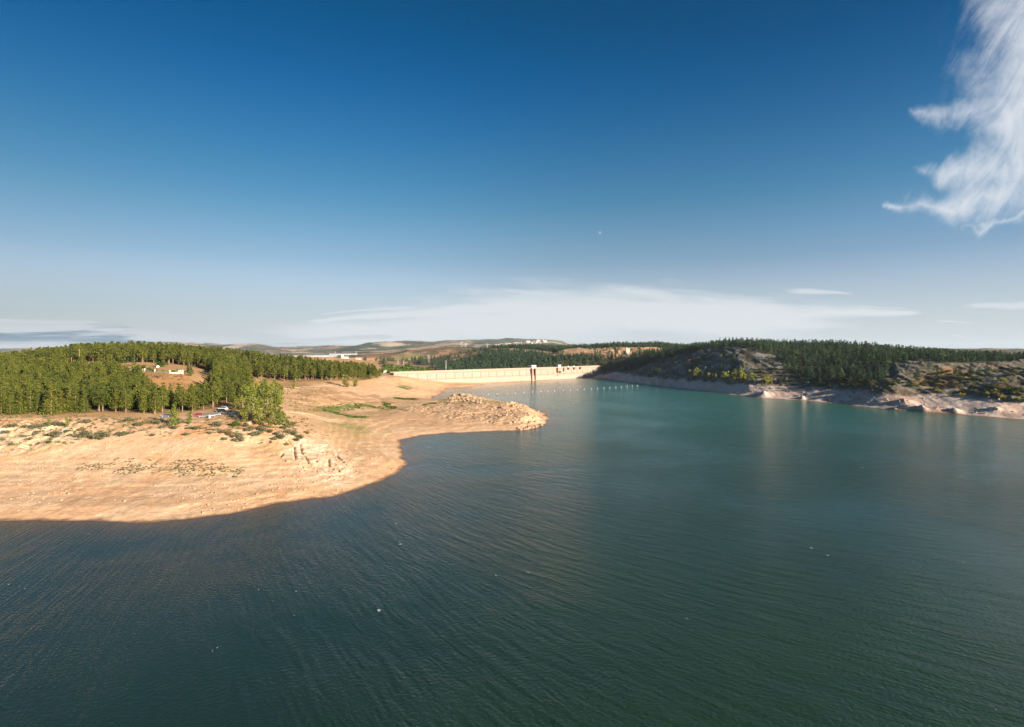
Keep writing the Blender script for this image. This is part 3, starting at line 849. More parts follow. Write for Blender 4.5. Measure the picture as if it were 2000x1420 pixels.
def leaves(centers, radii, per, size, seed, flat=.6):
    """clumps of leaf faces; returns verts, tris, per-vertex tone"""
    r = np.random.default_rng(seed)
    cs = np.repeat(np.asarray(centers, float), per, 0); rr = np.repeat(np.asarray(radii, float), per)
    tone = np.repeat(r.random(len(centers)) * .7, per) + r.random(len(cs)) * .3
    d = r.normal(size=(len(cs), 3)); d /= np.linalg.norm(d, axis=1)[:, None]
    p = cs + d * (rr * r.random(len(cs)) ** .45)[:, None] * np.array([1, 1, flat])
    u = r.normal(size=(len(cs), 3)); u[:, 2] *= .5; u /= np.linalg.norm(u, axis=1)[:, None]
    q = r.normal(size=(len(cs), 3)); v = np.cross(u, q); v /= np.linalg.norm(v, axis=1)[:, None]
    sz = (size * (.6 + .8 * r.random(len(cs))))[:, None]
    a = p + u * sz; b = p - u * sz * .5 + v * sz * .6; c = p - u * sz * .5 - v * sz * .6
    V = np.stack([a, b, c], 1).reshape(-1, 3)
    return V, np.arange(len(V)).reshape(-1, 3), np.repeat(tone, 3)


def pine_proto(seed, h=10.5, base=.22, wid=2.3, nwh=9, per=9, size=.42, shape='round'):
    r = np.random.default_rng(seed)
    cen = []; rad = []
    for i in range(nwh):
        t = i / (nwh - 1)
        z = h * (base + (1 - base) * (t ** .95) * .97)
        if shape == 'round': w_ = wid * (0.55 + .75 * math.sin(math.pi * min(1, (t * .8 + .18)))) * (1 - t ** 4 * .75) * .82
        else: w_ = wid * (1.08 - t * .93)
        k = max(2, int(round(6 * w_ / wid)))
        ph0 = r.random() * 6.3
        for j in range(k):
            an = ph0 + 2 * math.pi * j / k + r.normal() * .25; ww = w_ * (.55 + .45 * r.random())
            cen.append((ww * math.cos(an) * .75, ww * math.sin(an) * .75, z + r.normal() * .28 - .12 * ww))
            rad.append(.42 * w_ + .32)
        cen.append((0, 0, z)); rad.append(.35 * w_ + .3)
    V, Fc, tone = leaves(cen, rad, per, size, seed, .55)
    mb = MB(); mb.tube((0, 0, -.4), (0, 0, h * .55), .19, .13, 6, False); mb.tube((0, 0, h * .55), (r.normal() * .1, r.normal() * .1, h * .96), .13, .03, 5, False)
    for j in range(7):
        zz = h * (base + .06 + .07 * j); an = r.random() * 6.3
        mb.tube((0, 0, zz), (math.cos(an) * wid * .7, math.sin(an) * wid * .7, zz + .45), .06, .02, 3, False)
    return V, Fc, tone, np.array(mb.v), mb.f


def tri(Fc):
    out = []
    for f_ in Fc:
        for i in range(1, len(f_) - 1): out.append((f_[0], f_[i], f_[i + 1]))
    return np.array(out)


def merge_trees(name, protos, pts, sc, rot, which, tintv, mats, label, cat):
    Vs = []; Fs = []; Ms = []; T = []; L = []; off = 0
    for k, (V, Fc, tone, TV, TF) in enumerate(protos):
        s_ = np.where(which == k)[0]
        if not len(s_): continue
        TFt = tri(TF) if len(TF) else np.zeros((0, 3), int)
        PV = np.concatenate([V, TV]) if len(TF) else V
        PF = np.concatenate([Fc, TFt + len(V)]) if len(TF) else Fc
        pm = np.concatenate([np.zeros(len(Fc)), np.ones(len(TFt))])
        tn = np.concatenate([tone, np.zeros(len(TV) if len(TF) else 0)])
        c_, n_ = np.cos(rot[s_]), np.sin(rot[s_])
        x = PV[None, :, 0] * c_[:, None] - PV[None, :, 1] * n_[:, None]
        y = PV[None, :, 0] * n_[:, None] + PV[None, :, 1] * c_[:, None]
        wv_ = sc[s_] * (0.85 + .3 * ((s_ * 7919) % 97) / 97)
        VV = np.stack([x * wv_[:, None], y * wv_[:, None], PV[None, :, 2] * sc[s_][:, None]], -1) + pts[s_][:, None]
        Vs.append(VV.reshape(-1, 3)); Fs.append((PF[None] + (np.arange(len(s_)) * len(PV))[:, None, None] + off).reshape(-1, 3))
        Ms.append(np.tile(pm, len(s_))); T.append(np.repeat(tintv[s_], len(PV))); L.append(np.tile(tn, len(s_)))
        off += len(s_) * len(PV)
    o = mk(name, np.concatenate(Vs), np.concatenate(Fs), mats, midx=np.concatenate(Ms), attrs={'tint': ('FLOAT', np.concatenate(T)), 'leaf': ('FLOAT', np.concatenate(L))})
    return tag(o, label, cat, kind='stuff')


def scatter(poly, gap, seed, jitter=.45):
    pl = P2(poly); x0, y0 = pl.min(0); x1, y1 = pl.max(0)
    r = np.random.default_rng(seed)
    gx, gy = np.meshgrid(np.arange(x0, x1, gap), np.arange(y0, y1, gap * .9))
    gx = gx + (np.arange(gx.shape[0]) % 2)[:, None] * gap * .5
    X = (gx + r.normal(size=gx.shape) * gap * jitter * .6).ravel(); Y = (gy + r.normal(size=gx.shape) * gap * jitter * .6).ravel()
    d, i = sdf_poly(X + (fbm(X, Y, 18, 3, 7) - .5) * 8, Y + (fbm(X, Y, 18, 3, 8) - .5) * 8, pl)
    X, Y = X[i], Y[i]
    z = hxy(X, Y)
    return np.stack([X, Y, z], 1)


def screen(p): return CX + F * p[:, 0] / p[:, 1], HY - F * (p[:, 2] - CAMZ) / p[:, 1]


# left bank pines
near = scatter(FOREST['near'], 5.1, 1, .6)
ridge = np.concatenate([scatter(FOREST['ridge'], 5.9, 2, .6), scatter(FOREST['link'], 5.8, 3)])
allp = np.concatenate([near, ridge])
sx_, sy_ = screen(allp)
keep = (sx_ > -420) & (sx_ < 760)
allp = allp[keep]; sx_ = sx_[keep]; sy_ = sy_[keep]
# heights in metres
r_ = np.random.default_rng(5)
hgt_ = np.where(allp[:, 1] < 372, 11.0, 12.8) * (0.74 + .48 * r_.random(len(allp)))
hgt_ = np.where((sx_ > 300) & (allp[:, 1] > 300) & (allp[:, 1] < 330), hgt_ * .8, hgt_)
hgt_ = np.where((sx_ > 400) & (allp[:, 1] < 330), hgt_ * 1.12, hgt_)
scr = np.where((sx_ > -15), hgt_ / allp[:, 1], 0)
order = np.argsort(-scr)
ind = order[:300]; rest = order[300:]
protos = [pine_proto(31, 10.5, .04, 3.0, 12, 22, .31, 'cone'), pine_proto(32, 10.5, .22, 2.7, 10, 20, .31), pine_proto(33, 10.5, .34, 2.8, 9, 20, .31),
          pine_proto(34, 10.5, .06, 2.8, 12, 22, .31, 'cone'), pine_proto(35, 10.5, .28, 2.9, 9, 20, .31), pine_proto(36, 10.5, .12, 2.6, 11, 20, .31)]
roots = []
for k, (V_, F_, tone, TV, TF) in enumerate(protos):
    rt = empty('pine_tree', (0, 0, 0))
    mk('trunk', TV, TF, BARK, rt)
    mk('crown', V_, F_, PINE, rt, attrs={'leaf': ('FLOAT', tone)})
    roots.append(rt)
used = [False] * 6
PL = {'front': ('olive green pine in the front row at the foot of the left hillside', 'front row of pines on the left hillside'),
      'park': ('olive green pine in the clump behind the red and white cars', 'pines around the parked cars'),
      'slope': ('olive green pine on the left slope behind the front row of pines', 'pines on the lower left slope'),
      'bank': ('olive green pine below the bare brown bank and its white garden wall', 'pines below the bare brown bank'),
      'ridge': ('tall olive green pine with bare lower trunk along the left ridge', 'pines along the left ridge')}
for i in ind:
    p = allp[i]; px = sx_[i]
    front = p[1] < np.interp(px, [0, 120, 200, 300, 380, 460], [253, 255, 259, 265, 281, 300])
    if p[1] > 400: key = 'ridge'
    elif px > 375 and p[1] < 400: key = 'park'
    elif front: key = 'front'
    elif px > 262: key = 'bank'
    else: key = 'slope'
    k = int(r_.choice([0, 3, 5])) if (front and px < 190) else int(r_.choice([1, 2, 4] if front else [0, 1, 2, 3, 4, 5]))
    s = hgt_[i] / 10.5; rz = r_.random() * 6.28
    lb, gr = PL[key]
    if not used[k]:
        t_ = roots[k]; used[k] = True
        t_.location = p; t_.rotation_euler = (0, 0, rz); t_.scale = (s, s, s); tag(t_, lb, 'pine tree', gr)
    else:
        wd = s * (.88 + .24 * r_.random())
        copy_thing(roots[k], p, rz, (wd, wd, s), lb, gr)
cheap = [pine_proto(41, 10.5, .25, 2.7, 9, 11, .42), pine_proto(42, 10.5, .18, 2.6, 9, 11, .42, 'cone'), pine_proto(43, 10.5, .36, 2.7, 8, 12, .42), pine_proto(44, 10.5, .42, 2.5, 7, 12, .42)]
pr = allp[rest]
nn = len(pr)
wh = np.where(pr[:, 1] > 400, r_.integers(2, 4, nn), r_.integers(0, 3, nn)) if nn else []
wh = np.where(r_.random(nn) < .3, r_.integers(0, 4, nn), wh)
merge_trees('pine_wood', cheap, pr, hgt_[rest] / 10.5, r_.random(nn) * 6.28, wh, r_.random(nn), [PINE, BARK], 'dense olive green pine wood covering the left hill and its ridge', 'pine wood')


# right bank, valley and plateau woods
def tiny(seed, per, size, h=9.0, wid=2.2, n_=6, base=.16):
    V, Fc, tone, TV, TF = pine_proto(seed, h, base, wid, n_, per, size, 'round' if seed % 2 else 'cone')
    return V, Fc, tone, np.zeros((0, 3)), []


dp = [tiny(51, 5, .6, 9, 2.0), tiny(52, 5, .6, 9, 2.1), tiny(53, 6, .6, 9, 2.3), tiny(54, 5, .6, 9, 1.8)]
rp = np.concatenate([scatter(FOREST['right'], 6.5, 12, .7), scatter(FOREST['rightfar'], 6.4, 13, .7)])
# loose trees beyond the edge of the wood
ex = scatter([(1560, 560), (1700, 480), (1800, 500), (1860, 500), (2060, 500), (2060, 400), (1900, 440), (1780, 470), (1740, 470), (1640, 500), (1400, 660), (1500, 690)], 13, 14, .9)
ex = ex[fbm(ex[:, 0], ex[:, 1], 40, 3, 15) > .50]
rp = np.concatenate([rp, ex])
openr = fbm(rp[:, 0], rp[:, 1], 34, 3, 16)
rp = rp[openr > .33]
qx, qy = screen(rp)
rp = rp[(qx < 2350)]
nn = len(rp)
merge_trees('pine_wood', dp, rp, .72 + .5 * r_.random(nn), r_.random(nn) * 6.28, r_.integers(0, 4, nn), r_.random(nn), [SHADEPINE], 'dark blue-green pine wood on the crest and gullies of the right bank', 'pine wood')
vt = [tiny(61, 4, .8), tiny(62, 4, .8), tiny(63, 5, .75, 8, 2.6)]
vp = np.concatenate([scatter(FOREST['valley'], 7.0, 22, .6), scatter(FOREST['plateau'], 7.5, 23, .6)])
sc_ = scatter([(700, 1050), (800, 1000), (1180, 1000), (1330, 1000), (1320, 1130), (1080, 1180), (1000, 1350), (850, 1300), (700, 1300)], 17, 24, .9)
sc_ = sc_[fbm(sc_[:, 0], sc_[:, 1], 60, 3, 25) > .5]
vp = np.concatenate([vp, sc_])
nn = len(vp)
merge_trees('pine_wood', vt, vp, .75 + .5 * r_.random(nn), r_.random(nn) * 6.28, r_.integers(0, 3, nn), r_.random(nn), [SHADEPINE], 'dark green pine wood on the valley side beyond the dam', 'pine wood')


# broadleaf trees: pale stems under a loose crown
def broad_proto(seed, h, wid, per=11, size=.36, stems=3, low=.15):
    r = np.random.default_rng(seed)
    cen = []; rad = []
    mb = MB()
    for s_ in range(stems):
        bx, by = r.normal() * wid * .12, r.normal() * wid * .12; tx_, ty_ = r.normal() * wid * .45, r.normal() * wid * .45; th = h * (.7 + .3 * r.random())
        mb.tube((bx, by, -.4), ((bx + tx_) * .5, (by + ty_) * .5, th * .5), .15, .1, 5, False); mb.tube(((bx + tx_) * .5, (by + ty_) * .5, th * .5), (tx_, ty_, th * .95), .1, .03, 5, False)
        for j in range(9):
            t = low + (1 - low) * (j + .5) / 9
            ww = wid * (.35 + .65 * math.sin(math.pi * min(1, t * .9 + .08)))
            px_ = bx + (tx_ - bx) * t + r.normal() * ww * .35; py_ = by + (ty_ - by) * t + r.normal() * ww * .35
            cen.append((px_, py_, th * t + r.normal() * .3)); rad.append(ww * .42 + .2)
    V, Fc, tone = leaves(cen, rad, per, size, seed, .95)
    return V, Fc, tone, np.array(mb.v), mb.f


def make_tree(name, proto, leafm, bark):
    rt = empty(name, (0, -900, 3))
    mk('trunk', proto[3], proto[4], bark, rt); mk('crown', proto[0], proto[1], leafm, rt, attrs={'leaf': ('FLOAT', proto[2])})
    return rt


first = {}
def plant(kind, name, proto, leafm, bark, loc, rz, sc, label, cat, group):
    key = kind
    if key not in first:
        rt = make_tree(name, proto, leafm, bark); first[key] = rt
        rt.location = loc; rt.rotation_euler = (0, 0, rz); rt.scale = (sc, sc, sc) if not isinstance(sc, tuple) else sc
        return tag(rt, label, cat, group)
    o = copy_thing(first[key], loc, rz, sc, label)
    if group: o['group'] = group
    elif 'group' in o: del o['group']
    return o


pops = [broad_proto(70 + i, 12, 3.1, 26, .40, 4, .04) for i in range(4)]
PG = 'yellow-green poplars at the bluff end'
PLB = 'yellow-green poplar in the tall thicket just right of the car park'
# (column, base row, metres tall)
for i, (px, py, hh, wd) in enumerate([(472, 812, 10, 1), (482, 800, 13, 1), (490, 822, 9, 1.3), (498, 806, 15, 1), (508, 830, 8, 1.3), (512, 800, 16, 1.1), (520, 822, 13, 1.1), (528, 796, 16, 1), (534, 812, 14, 1), (543, 832, 8, 1.3), (545, 795, 13, 1), (556, 826, 6, 1.5),
                                      (503, 788, 14, 1), (520, 780, 13, 1), (478, 826, 6, 1), (530, 836, 6, 1.1), (462, 800, 8, 1), (563, 836, 4, 1.8), (538, 785, 13, 1)]):
    L = hit(px, py, 180)
    k = i % 4; s = hh / 12
    plant(('pop', k), 'poplar_tree', pops[k], POP, PALEBARK, L, random.random() * 6, (s * wd, s * wd, s), PLB, 'poplar', PG)
singles = [(339, 832, 9.5, 'bright yellow-green poplar with pale forked stems left of the red car', 'poplar_tree', ('pop', 1), POP),
           (371, 829, 5.5, 'small yellow-green poplar nearest the front of the red car', 'poplar_tree', ('pop', 2), POP),
           (132, 834, 4.0, 'low yellowish poplar sapling standing alone on the left bluff', 'poplar_tree', ('pop', 3), POP),
           (96, 832, 3.2, 'small green poplar sapling on the left bluff beside the dirt road', 'poplar_tree', ('pop', 0), POP)]
for px, py, hh, lb, nm, key, lm in singles:
    L = hit(px, py, 180); s = hh / 12
    plant(key, nm, pops[key[1]], lm, PALEBARK, L, random.random() * 6, s, lb, 'poplar', None)
bro = [broad_proto(80 + i, 8, 2.6, 22, .46, 2, .06) for i in range(3)]
edge = [(674, 756, 12, 'round green tree at the edge of the sand flat, larger of two'), (694, 756, 9, 'round green tree alone on the sand flat, right of a larger one'),
        (723, 741, 7, 'bright yellow-green tree at the end of the left wood, left of its twin'), (737, 738, 6.5, 'bright yellow-green tree at the end of the left wood, right of its twin'),
        (573, 760, 5.5, 'small dark green tree beside the pale track on the flat'), (575, 747, 3.5, 'small bush-like tree behind the dark green one beside the pale track'), (712, 742, 7, 'green broadleaf tree just left of the bright yellow-green pair')]
for i, (px, py, hh, lb) in enumerate(edge):
    L = hit(px, py, 300); k = i % 3; s = hh / 8
    plant(('bro', k), 'broadleaf_tree', bro[k], POP, BARK, L, i, (s * 1.15, s * 1.15, s), lb, 'tree', None)
# yellow trees on the right bank
YG = 'yellow trees above the pale band of the right bank'
rb_ = [(1347, 731, 6, 1), (1359, 735, 9, 1.6), (1373, 736, 5, 1), (1386, 739, 7, 1.5), (1399, 739, 5, 1), (1415, 741, 10, 1.6), (1434, 742, 11, 1.2), (1448, 743, 13, 1.1), (1456, 742, 8, .9), (1468, 745, 9, 1.5), (1493, 748, 8, .9), (1500, 750, 11, 1.0), (1508, 750, 7, .8),
       (1530, 745, 4, 1), (1536, 746, 5, 1), (1453, 717, 4.5, 1.2), (1409, 697, 3.5, 1.4), (1378, 738, 3.5, 1), (1425, 743, 4, 1)]
for i, (px, py, hh, wd) in enumerate(rb_):
    L = hit(px, py, 300); k = i % 3; s = hh / 8
    plant(('yel', k), 'yellow_tree', bro[k], YELLOW, BARK, L, i * 1.3, (s * .8 * wd, s * .8 * wd, s), 'small yellow-leaved tree in the row above the pale drawdown band' if i < 15 else 'small yellow-leaved bush among the shaded rocks of the right bank', 'tree', YG if i < 15 else 'yellow bushes among the shaded rocks')


# shrubs: one rounded crown mesh each
def shrub_proto(seed, wid=1.5, hh=1.8, n_=16, per=30, size=.22):
    r = np.random.default_rng(seed)
    cen = [(r.normal() * wid * .42, r.normal() * wid * .42, hh * (.3 + .5 * r.random())) for _ in range(n_)]
    return leaves(cen, [wid * .42] * n_, per, size, seed, .8)


shp = [shrub_proto(90 + i) for i in range(4)]
smesh = {}
def shrub(px, py, size, matn, label, group=None, ymin=150, flat=1.0):
    k = random.randrange(4)
    mt = {'s': SCRUB, 'g': GREENB, 'd': DRYB, 'y': POP, 'w': YELLOW}[matn]
    if (k, matn) not in smesh:
        V_, F_, T_ = shp[k]
        smesh[(k, matn)] = mk('shrub', V_, F_, mt, attrs={'leaf': ('FLOAT', T_)}, link=False)
    o = bpy.data.objects.new('shrub', smesh[(k, matn)]); COL.objects.link(o)
    o.location = hit(px, py, ymin) - Vector((0, 0, .15)); o.rotation_euler = (0, 0, random.random() * 6)
    s = size / 3.0; o.scale = (s, s, s * flat)
    return tag(o, label, 'shrub', group)


G1 = 'grey-green shrubs on the left bluff'
L1 = 'grey-green rounded shrub on the rocky bluff above the left beach'
for px, py, sz in [(163, 857, 5.5), (198, 858, 6), (237, 853, 3.6), (246, 850, 3.6), (108, 852, 4.2), (95, 854, 3), (15, 838, 3), (28, 838, 3), (50, 836, 3.2), (62, 837, 3), (75, 836, 3), (88, 834, 2.6), (110, 834, 3.6), (118, 833, 2.6), (168, 828, 3.5), (252, 824, 4), (296, 827, 3.4),
                   (308, 829, 3.6), (272, 833, 3.4), (328, 833, 3.2), (350, 829, 3.2), (424, 833, 4.5), (465, 855, 4.2), (468, 864, 4.4), (437, 860, 2.6), (383, 839, 3.2), (365, 852, 2.6), (487, 842, 4), (500, 852, 4.2), (514, 844, 4), (508, 838, 3), (548, 857, 4.4), (541, 850, 3.4), (574, 851, 4.2), (586, 857, 3.4),
                   (581, 862, 3), (555, 838, 3.2), (571, 832, 3.6), (410, 848, 2.2), (298, 852, 2.2), (70, 850, 3), (45, 856, 2.6), (5, 862, 3), (20, 872, 2.4), (60, 862, 2.4), (10, 848, 3), (130, 846, 2.4), (340, 838, 3), (316, 838, 2.6), (528, 846, 3.2), (535, 860, 2.6), (480, 834, 3), (560, 846, 3)]:
    shrub(px, py, sz * 1.0, 's', L1, G1, 150, .85)
shrub(460, 833, 4.0, 'g', 'dark green rounded shrub on the bluff, the greenest of the row below the car park', None)
shrub(95, 866, 1.9, 'g', 'small dark green bush alone on the whitish rock of the left beach', None)
for px, py, sz in [(160, 842, 3), (445, 845, 3), (448, 852, 3.4), (436, 846, 2.6), (560, 870, 2), (600, 848, 2.6), (205, 822, 2.2)]:
    shrub(px, py, sz, 'd', 'dry straw-coloured shrub between the grey-green ones on the bluff', 'dry shrubs on the bluff')
# garden on the terrace
shrub(263, 721, 4.4, 'w', 'round yellow bush behind the left end of the white garden wall', None, 330)
shrub(280, 722, 6, 'g', 'round dark green bush behind the garden wall beside the yellow one', None, 330)
shrub(291, 724, 4.2, 'g', 'low green bush behind the garden wall, second right of the yellow one', None, 330)
shrub(301, 725, 4.5, 'g', 'wide low green bush behind the middle of the white garden wall', None, 330, .7)
shrub(314, 717, 8, 'g', 'large dark green bush at the back of the terrace beside the white shed', None, 330)
shrub(319, 727, 3, 'y', 'small yellow-green bush right behind the white garden wall', None, 330)
shrub(327, 727.5, 2.2, 'd', 'small reddish bush behind the white garden wall', None, 330)
shrub(339, 728, 3, 'g', 'thin green bush near the right end of the white garden wall', None, 330)
shrub(201, 704, 5, 'w', 'pale yellowish bush at the top of the left slope before the ridge pines', None, 380)
shrub(225, 706, 7, 'g', 'dark green bush at the top of the left slope before the ridge pines', None, 380)
shrub(243, 709, 7, 'g', 'dark green bush nearest the left end of the terrace', None, 380)
for px, py, sz in [(313, 738, 3.4), (317, 735, 3), (345, 737, 2), (355, 737, 2), (348, 743, 1.6), (302, 737, 2.4)]:
    shrub(px, py, sz, 'd', 'low brown bush on the bare brown bank under the white garden wall', 'bushes on the brown bank', 330)
for px, py, h_ in [(262, 716, 9), (367, 728, 8), (374, 730, 8), (371, 735, 7)]:
    L = hit(px, py, 340)
    plant(('gard',), 'conifer_tree', pine_proto(99, 8, .05, 1.6, 9, 14, .3, 'cone'), GREENB, BARK, L, px, h_ / 8, 'slender dark conifer at the right end of the terrace' if px > 300 else 'slender dark conifer at the left end of the terrace behind the yellow bush', 'conifer', 'conifers at the right end of the terrace' if px > 300 else None)
# shrubs on the right bank
for i in range(150):
    px = 1290 + random.random() ** .8 * 720; base = np.interp(px, [1250, 1400, 1600, 1800, 1900, 2000], [727, 742, 757, 760, 772, 790])
    shrub(px, base - 2 - random.random() ** 1.3 * 50 * (1 if px > 1830 or px < 1560 else .25), 3 + random.random() * 3.5, random.choice('sgsdg'), 'dark low shrub on the shaded rocky upper slope of the right bank', 'shrubs on the right bank', 300, .8)
for px, py in [(1880, 775), (1925, 772), (1945, 768), (1985, 771), (1990, 783), (1957, 778), (1835, 767), (1960, 745), (1985, 730)]:
    shrub(px, py, 4.5, 'w', 'small ochre-yellow bush on the shaded slope at the far right', 'ochre bushes at the far right', 300)
# dark trees hanging on the right bank below the rock
for i, (px, py, hh) in enumerate([(1275, 728, 8), (1281, 729, 9), (1287, 731, 9), (1293, 732, 7), (1180, 714, 12), (1190, 716, 12), (1200, 718, 14), (1210, 719, 13), (1216, 717, 12), (1224, 712, 12), (1172, 712, 10), (1234, 708, 12)]):
    L = hit(px, py, 300)
    k = i % 3
    plant(('dk', k), 'pine_tree', cheap[k], SHADEPINE, BARK, L, i, hh / 10.5, 'dark pine on the shaded slope between the dam and the right rock face', 'pine tree', 'dark pines right of the dam')

# ------------------------------------------------------------------ ground litter (uncountable)
STONE = plain('stone', (.38, .25, .165), .95, var=.3, scale=.8, spec=.1)
GREYSTONE = plain('grey_stone', (.29, .24, .20), .95, var=.3, scale=.8, spec=.1)


def rock_proto(seed, k=9):
    r = np.random.default_rng(seed)
    import bmesh
    bm = bmesh.new()
    for _ in range(k + 5):
        v = r.normal(size=3); v /= np.linalg.norm(v); v *= (.75 + .35 * r.random()); bm.verts.new((v[0], v[1] * .8, v[2] * .6 + .15))
    bmesh.ops.convex_hull(bm, input=bm.verts)
    bmesh.ops.triangulate(bm, faces=bm.faces)
    bm.verts.ensure_lookup_table()
    vs = [v for v in bm.verts if v.link_faces]
    ix = {v: i for i, v in enumerate(vs)}
    V_ = np.array([v.co[:] for v in vs]); F_ = np.array([[ix[v] for v in f_.verts] for f_ in bm.faces])
    bm.free()
    return V_, F_


rocks = [rock_proto(200 + i, 7 + i) for i in range(5)]


def strew(name, poly_list, num, smin, smax, seed, mats, label, cat, near_water=False):
    r = np.random.default_rng(seed)
    X = []; Y = []
    for poly, wgt_ in poly_list:
        pl = P2(poly); x0, y0 = pl.min(0); x1, y1 = pl.max(0)
        m_ = int(num * wgt_ * 3)
        x = r.uniform(x0, x1, m_); y = r.uniform(y0, y1, m_)
        _, i = sdf_poly(x, y, pl)
        x, y = x[i][:int(num * wgt_)], y[i][:int(num * wgt_)]
        kk = fbm(x, y, 14, 3, seed) > .5
        X.append(x[kk]); Y.append(y[kk])
    X = np.concatenate(X); Y = np.concatenate(Y)
    z = hxy(X, Y); ok = z > .05; X, Y, z = X[ok], Y[ok], z[ok]
    s = smin + (smax - smin) * r.random(len(X)) ** 3
    pr_ = [(V_, F_, np.full(len(V_), .5), np.zeros((0, 3)), []) for V_, F_ in rocks]
    return merge_trees(name, pr_, np.stack([X, Y, z], 1), s, r.random(len(X)) * 6.28, r.integers(0, 5, len(X)), r.random(len(X)), mats, label, cat)


beach = [(-200, 160), (100, 158), (290, 156), (420, 160), (540, 170), (620, 176), (700, 190), (760, 212), (790, 240), (785, 265), (700, 240), (640, 225), (540, 222), (420, 215), (-200, 212)]
shorep = [(-200, 150), (100, 149), (290, 147.5), (350, 149.5), (480, 158), (600, 169.5), (700, 183), (750, 196), (795, 222), (790, 245), (786, 222), (740, 200), (640, 182), (540, 170), (420, 162), (300, 154), (-200, 157)]
rockz = [(560, 212), (590, 190), (640, 183), (690, 186), (715, 200), (670, 222), (640, 232), (590, 233), (540, 236)]
peni = [(880, 345), (960, 330), (1040, 328), (1085, 345), (1085, 390), (1030, 410), (1000, 432), (940, 462), (895, 490), (870, 470), (820, 440)]
strew('gravel', [(beach, .35), (shorep, .25), (rockz, .2), (peni, .3)], 9000, .10, .55, 301, [STONE], 'loose pinkish stones strewn over the dry beach and the point', 'gravel')
rb_low = [(1250, 770), (1350, 655), (1450, 575), (1600, 500), (1760, 425), (1860, 400), (2050, 360), (2050, 395), (1900, 420), (1780, 450), (1650, 510), (1500, 570), (1400, 640), (1300, 740)]
strew('gravel', [(rb_low, 1.0)], 3000, .3, 1.6, 302, [GREYSTONE], 'grey rubble along the bare band of the right bank', 'gravel')


def tufts(name, polys, num, size, seed, mat, label, cat, thr=.5):
    r = np.random.default_rng(seed); X = []; Y = []
    for poly in polys:
        pl = P2(poly); x0, y0 = pl.min(0); x1, y1 = pl.max(0)
        x = r.uniform(x0, x1, num); y = r.uniform(y0, y1, num)
        _, i = sdf_poly(x + (fbm(x, y, 10, 2, 3) - .5) * 8, y + (fbm(x, y, 10, 2, 4) - .5) * 8, pl)
        x, y = x[i], y[i]; kk = fbm(x, y, 5, 3, seed) > thr; X.append(x[kk]); Y.append(y[kk])
    X = np.concatenate(X); Y = np.concatenate(Y); z = hxy(X, Y)
    V_, F_, T_ = leaves([(0, 0, .35), (.3, .1, .25), (-.2, .25, .3)], [.45, .4, .4], 6, .3, seed, .7)
    return merge_trees(name, [(V_, F_, T_, np.zeros((0, 3)), [])], np.stack([X, Y, z], 1), size * (.5 + r.random(len(X))), r.random(len(X)) * 6.28, np.zeros(len(X), int), r.random(len(X)), [mat], label, cat)


tufts('grass', [q for q in gp[:4]], 1500, .75, 401, GREENB, 'green grass patches on the damp flat behind the point', 'grass', .5)
tufts('dry_scrub', [[(-200, 212), (100, 208), (200, 214), (330, 215), (420, 212), (540, 216), (620, 240), (560, 262), (470, 248), (300, 240), (-200, 240)]], 1700, .9, 402, SCRUB, 'low grey-green scrub scattered over the left bluff', 'scrub', .52)
tufts('dry_grass', [[(-200, 214), (200, 220), (330, 220), (540, 228), (640, 250), (600, 300), (470, 256), (300, 244), (-200, 243)], [(500, 300), (560, 300), (620, 330), (680, 400), (640, 480), (560, 500), (500, 480)], [(254, 400), (357, 378), (400, 330), (335, 330)]], 2600, .8, 403, DRYB, 'dry straw grass on the bluff and the flat behind it', 'grass', .5)
tufts('seedlings', [[(150, 188), (300, 185), (460, 183), (470, 194), (300, 198), (170, 198)]], 1500, .42, 404, SCRUB, 'tiny green seedlings in a loose band on the bare beach', 'seedlings', .52)

tufts('bushes', [[(745, 700), (800, 720), (862, 765), (858, 930), (800, 1000), (750, 1000)]], 700, 6.0, 405, GREENB, 'green bushes on the valley floor behind the left end of the dam', 'bushes', .45)
# ------------------------------------------------------------------ the dam
dtop = [(740, 727.5), (768, 726), (800, 725.2), (840, 723.8), (900, 722.2), (960, 720.6), (1036, 718.2), (1092, 716.4), (1130, 715.0), (1160, 714.0), (1178, 713.6)]
TOPZ = 19.4
dl = np.array([W(px, py, TOPZ) for px, py in dtop])
seg = np.concatenate([[0], np.cumsum(np.linalg.norm(np.diff(dl, axis=0), axis=1))])
# smooth the line a little
cfx = np.polyfit(seg, dl[:, 0], 3); cfy = np.polyfit(seg, dl[:, 1], 3)
def dpos(s): return np.array([np.polyval(cfx, s), np.polyval(cfy, s)])
def dtan(s):
    d = dpos(s + .5) - dpos(s - .5); return d / np.linalg.norm(d)
def s_at(px):                               # arc length under a bearing
    ss = np.linspace(0, seg[-1], 600); P_ = np.array([dpos(q) for q in ss])
    return float(ss[np.argmin(np.abs(P_[:, 0] / P_[:, 1] - (px - CX) / F))])
dam = empty('dam', (*dpos(seg[-1] / 2), 0.0))
tag(dam, 'long pale concrete dam closing the far end of the lake', 'dam')
base0 = np.array(dam.location)


def loft(prof, s0, s1, step=3.0):
    """prof: (offset towards the lake, z)"""
    ss = np.linspace(s0, s1, max(2, int((s1 - s0) / step)))
    V_ = []; UVs = []
    for s_ in ss:
        p = dpos(s_); tt = dtan(s_); nn_ = np.array([tt[1], -tt[0]])      # towards the lake
        for off, z in prof:
            q = p + nn_ * off; V_.append((q[0] - base0[0], q[1] - base0[1], z)); UVs.append((s_, z))
    m_ = len(prof); F_ = []
    for i in range(len(ss) - 1):
        for j in range(m_ - 1):
            a = i * m_ + j; F_.append((a, a + m_, a + m_ + 1, a + 1))
    F_.append(tuple(range(m_))); F_.append(tuple(reversed(range((len(ss) - 1) * m_, len(ss) * m_))))
    return np.array(V_), F_, UVs


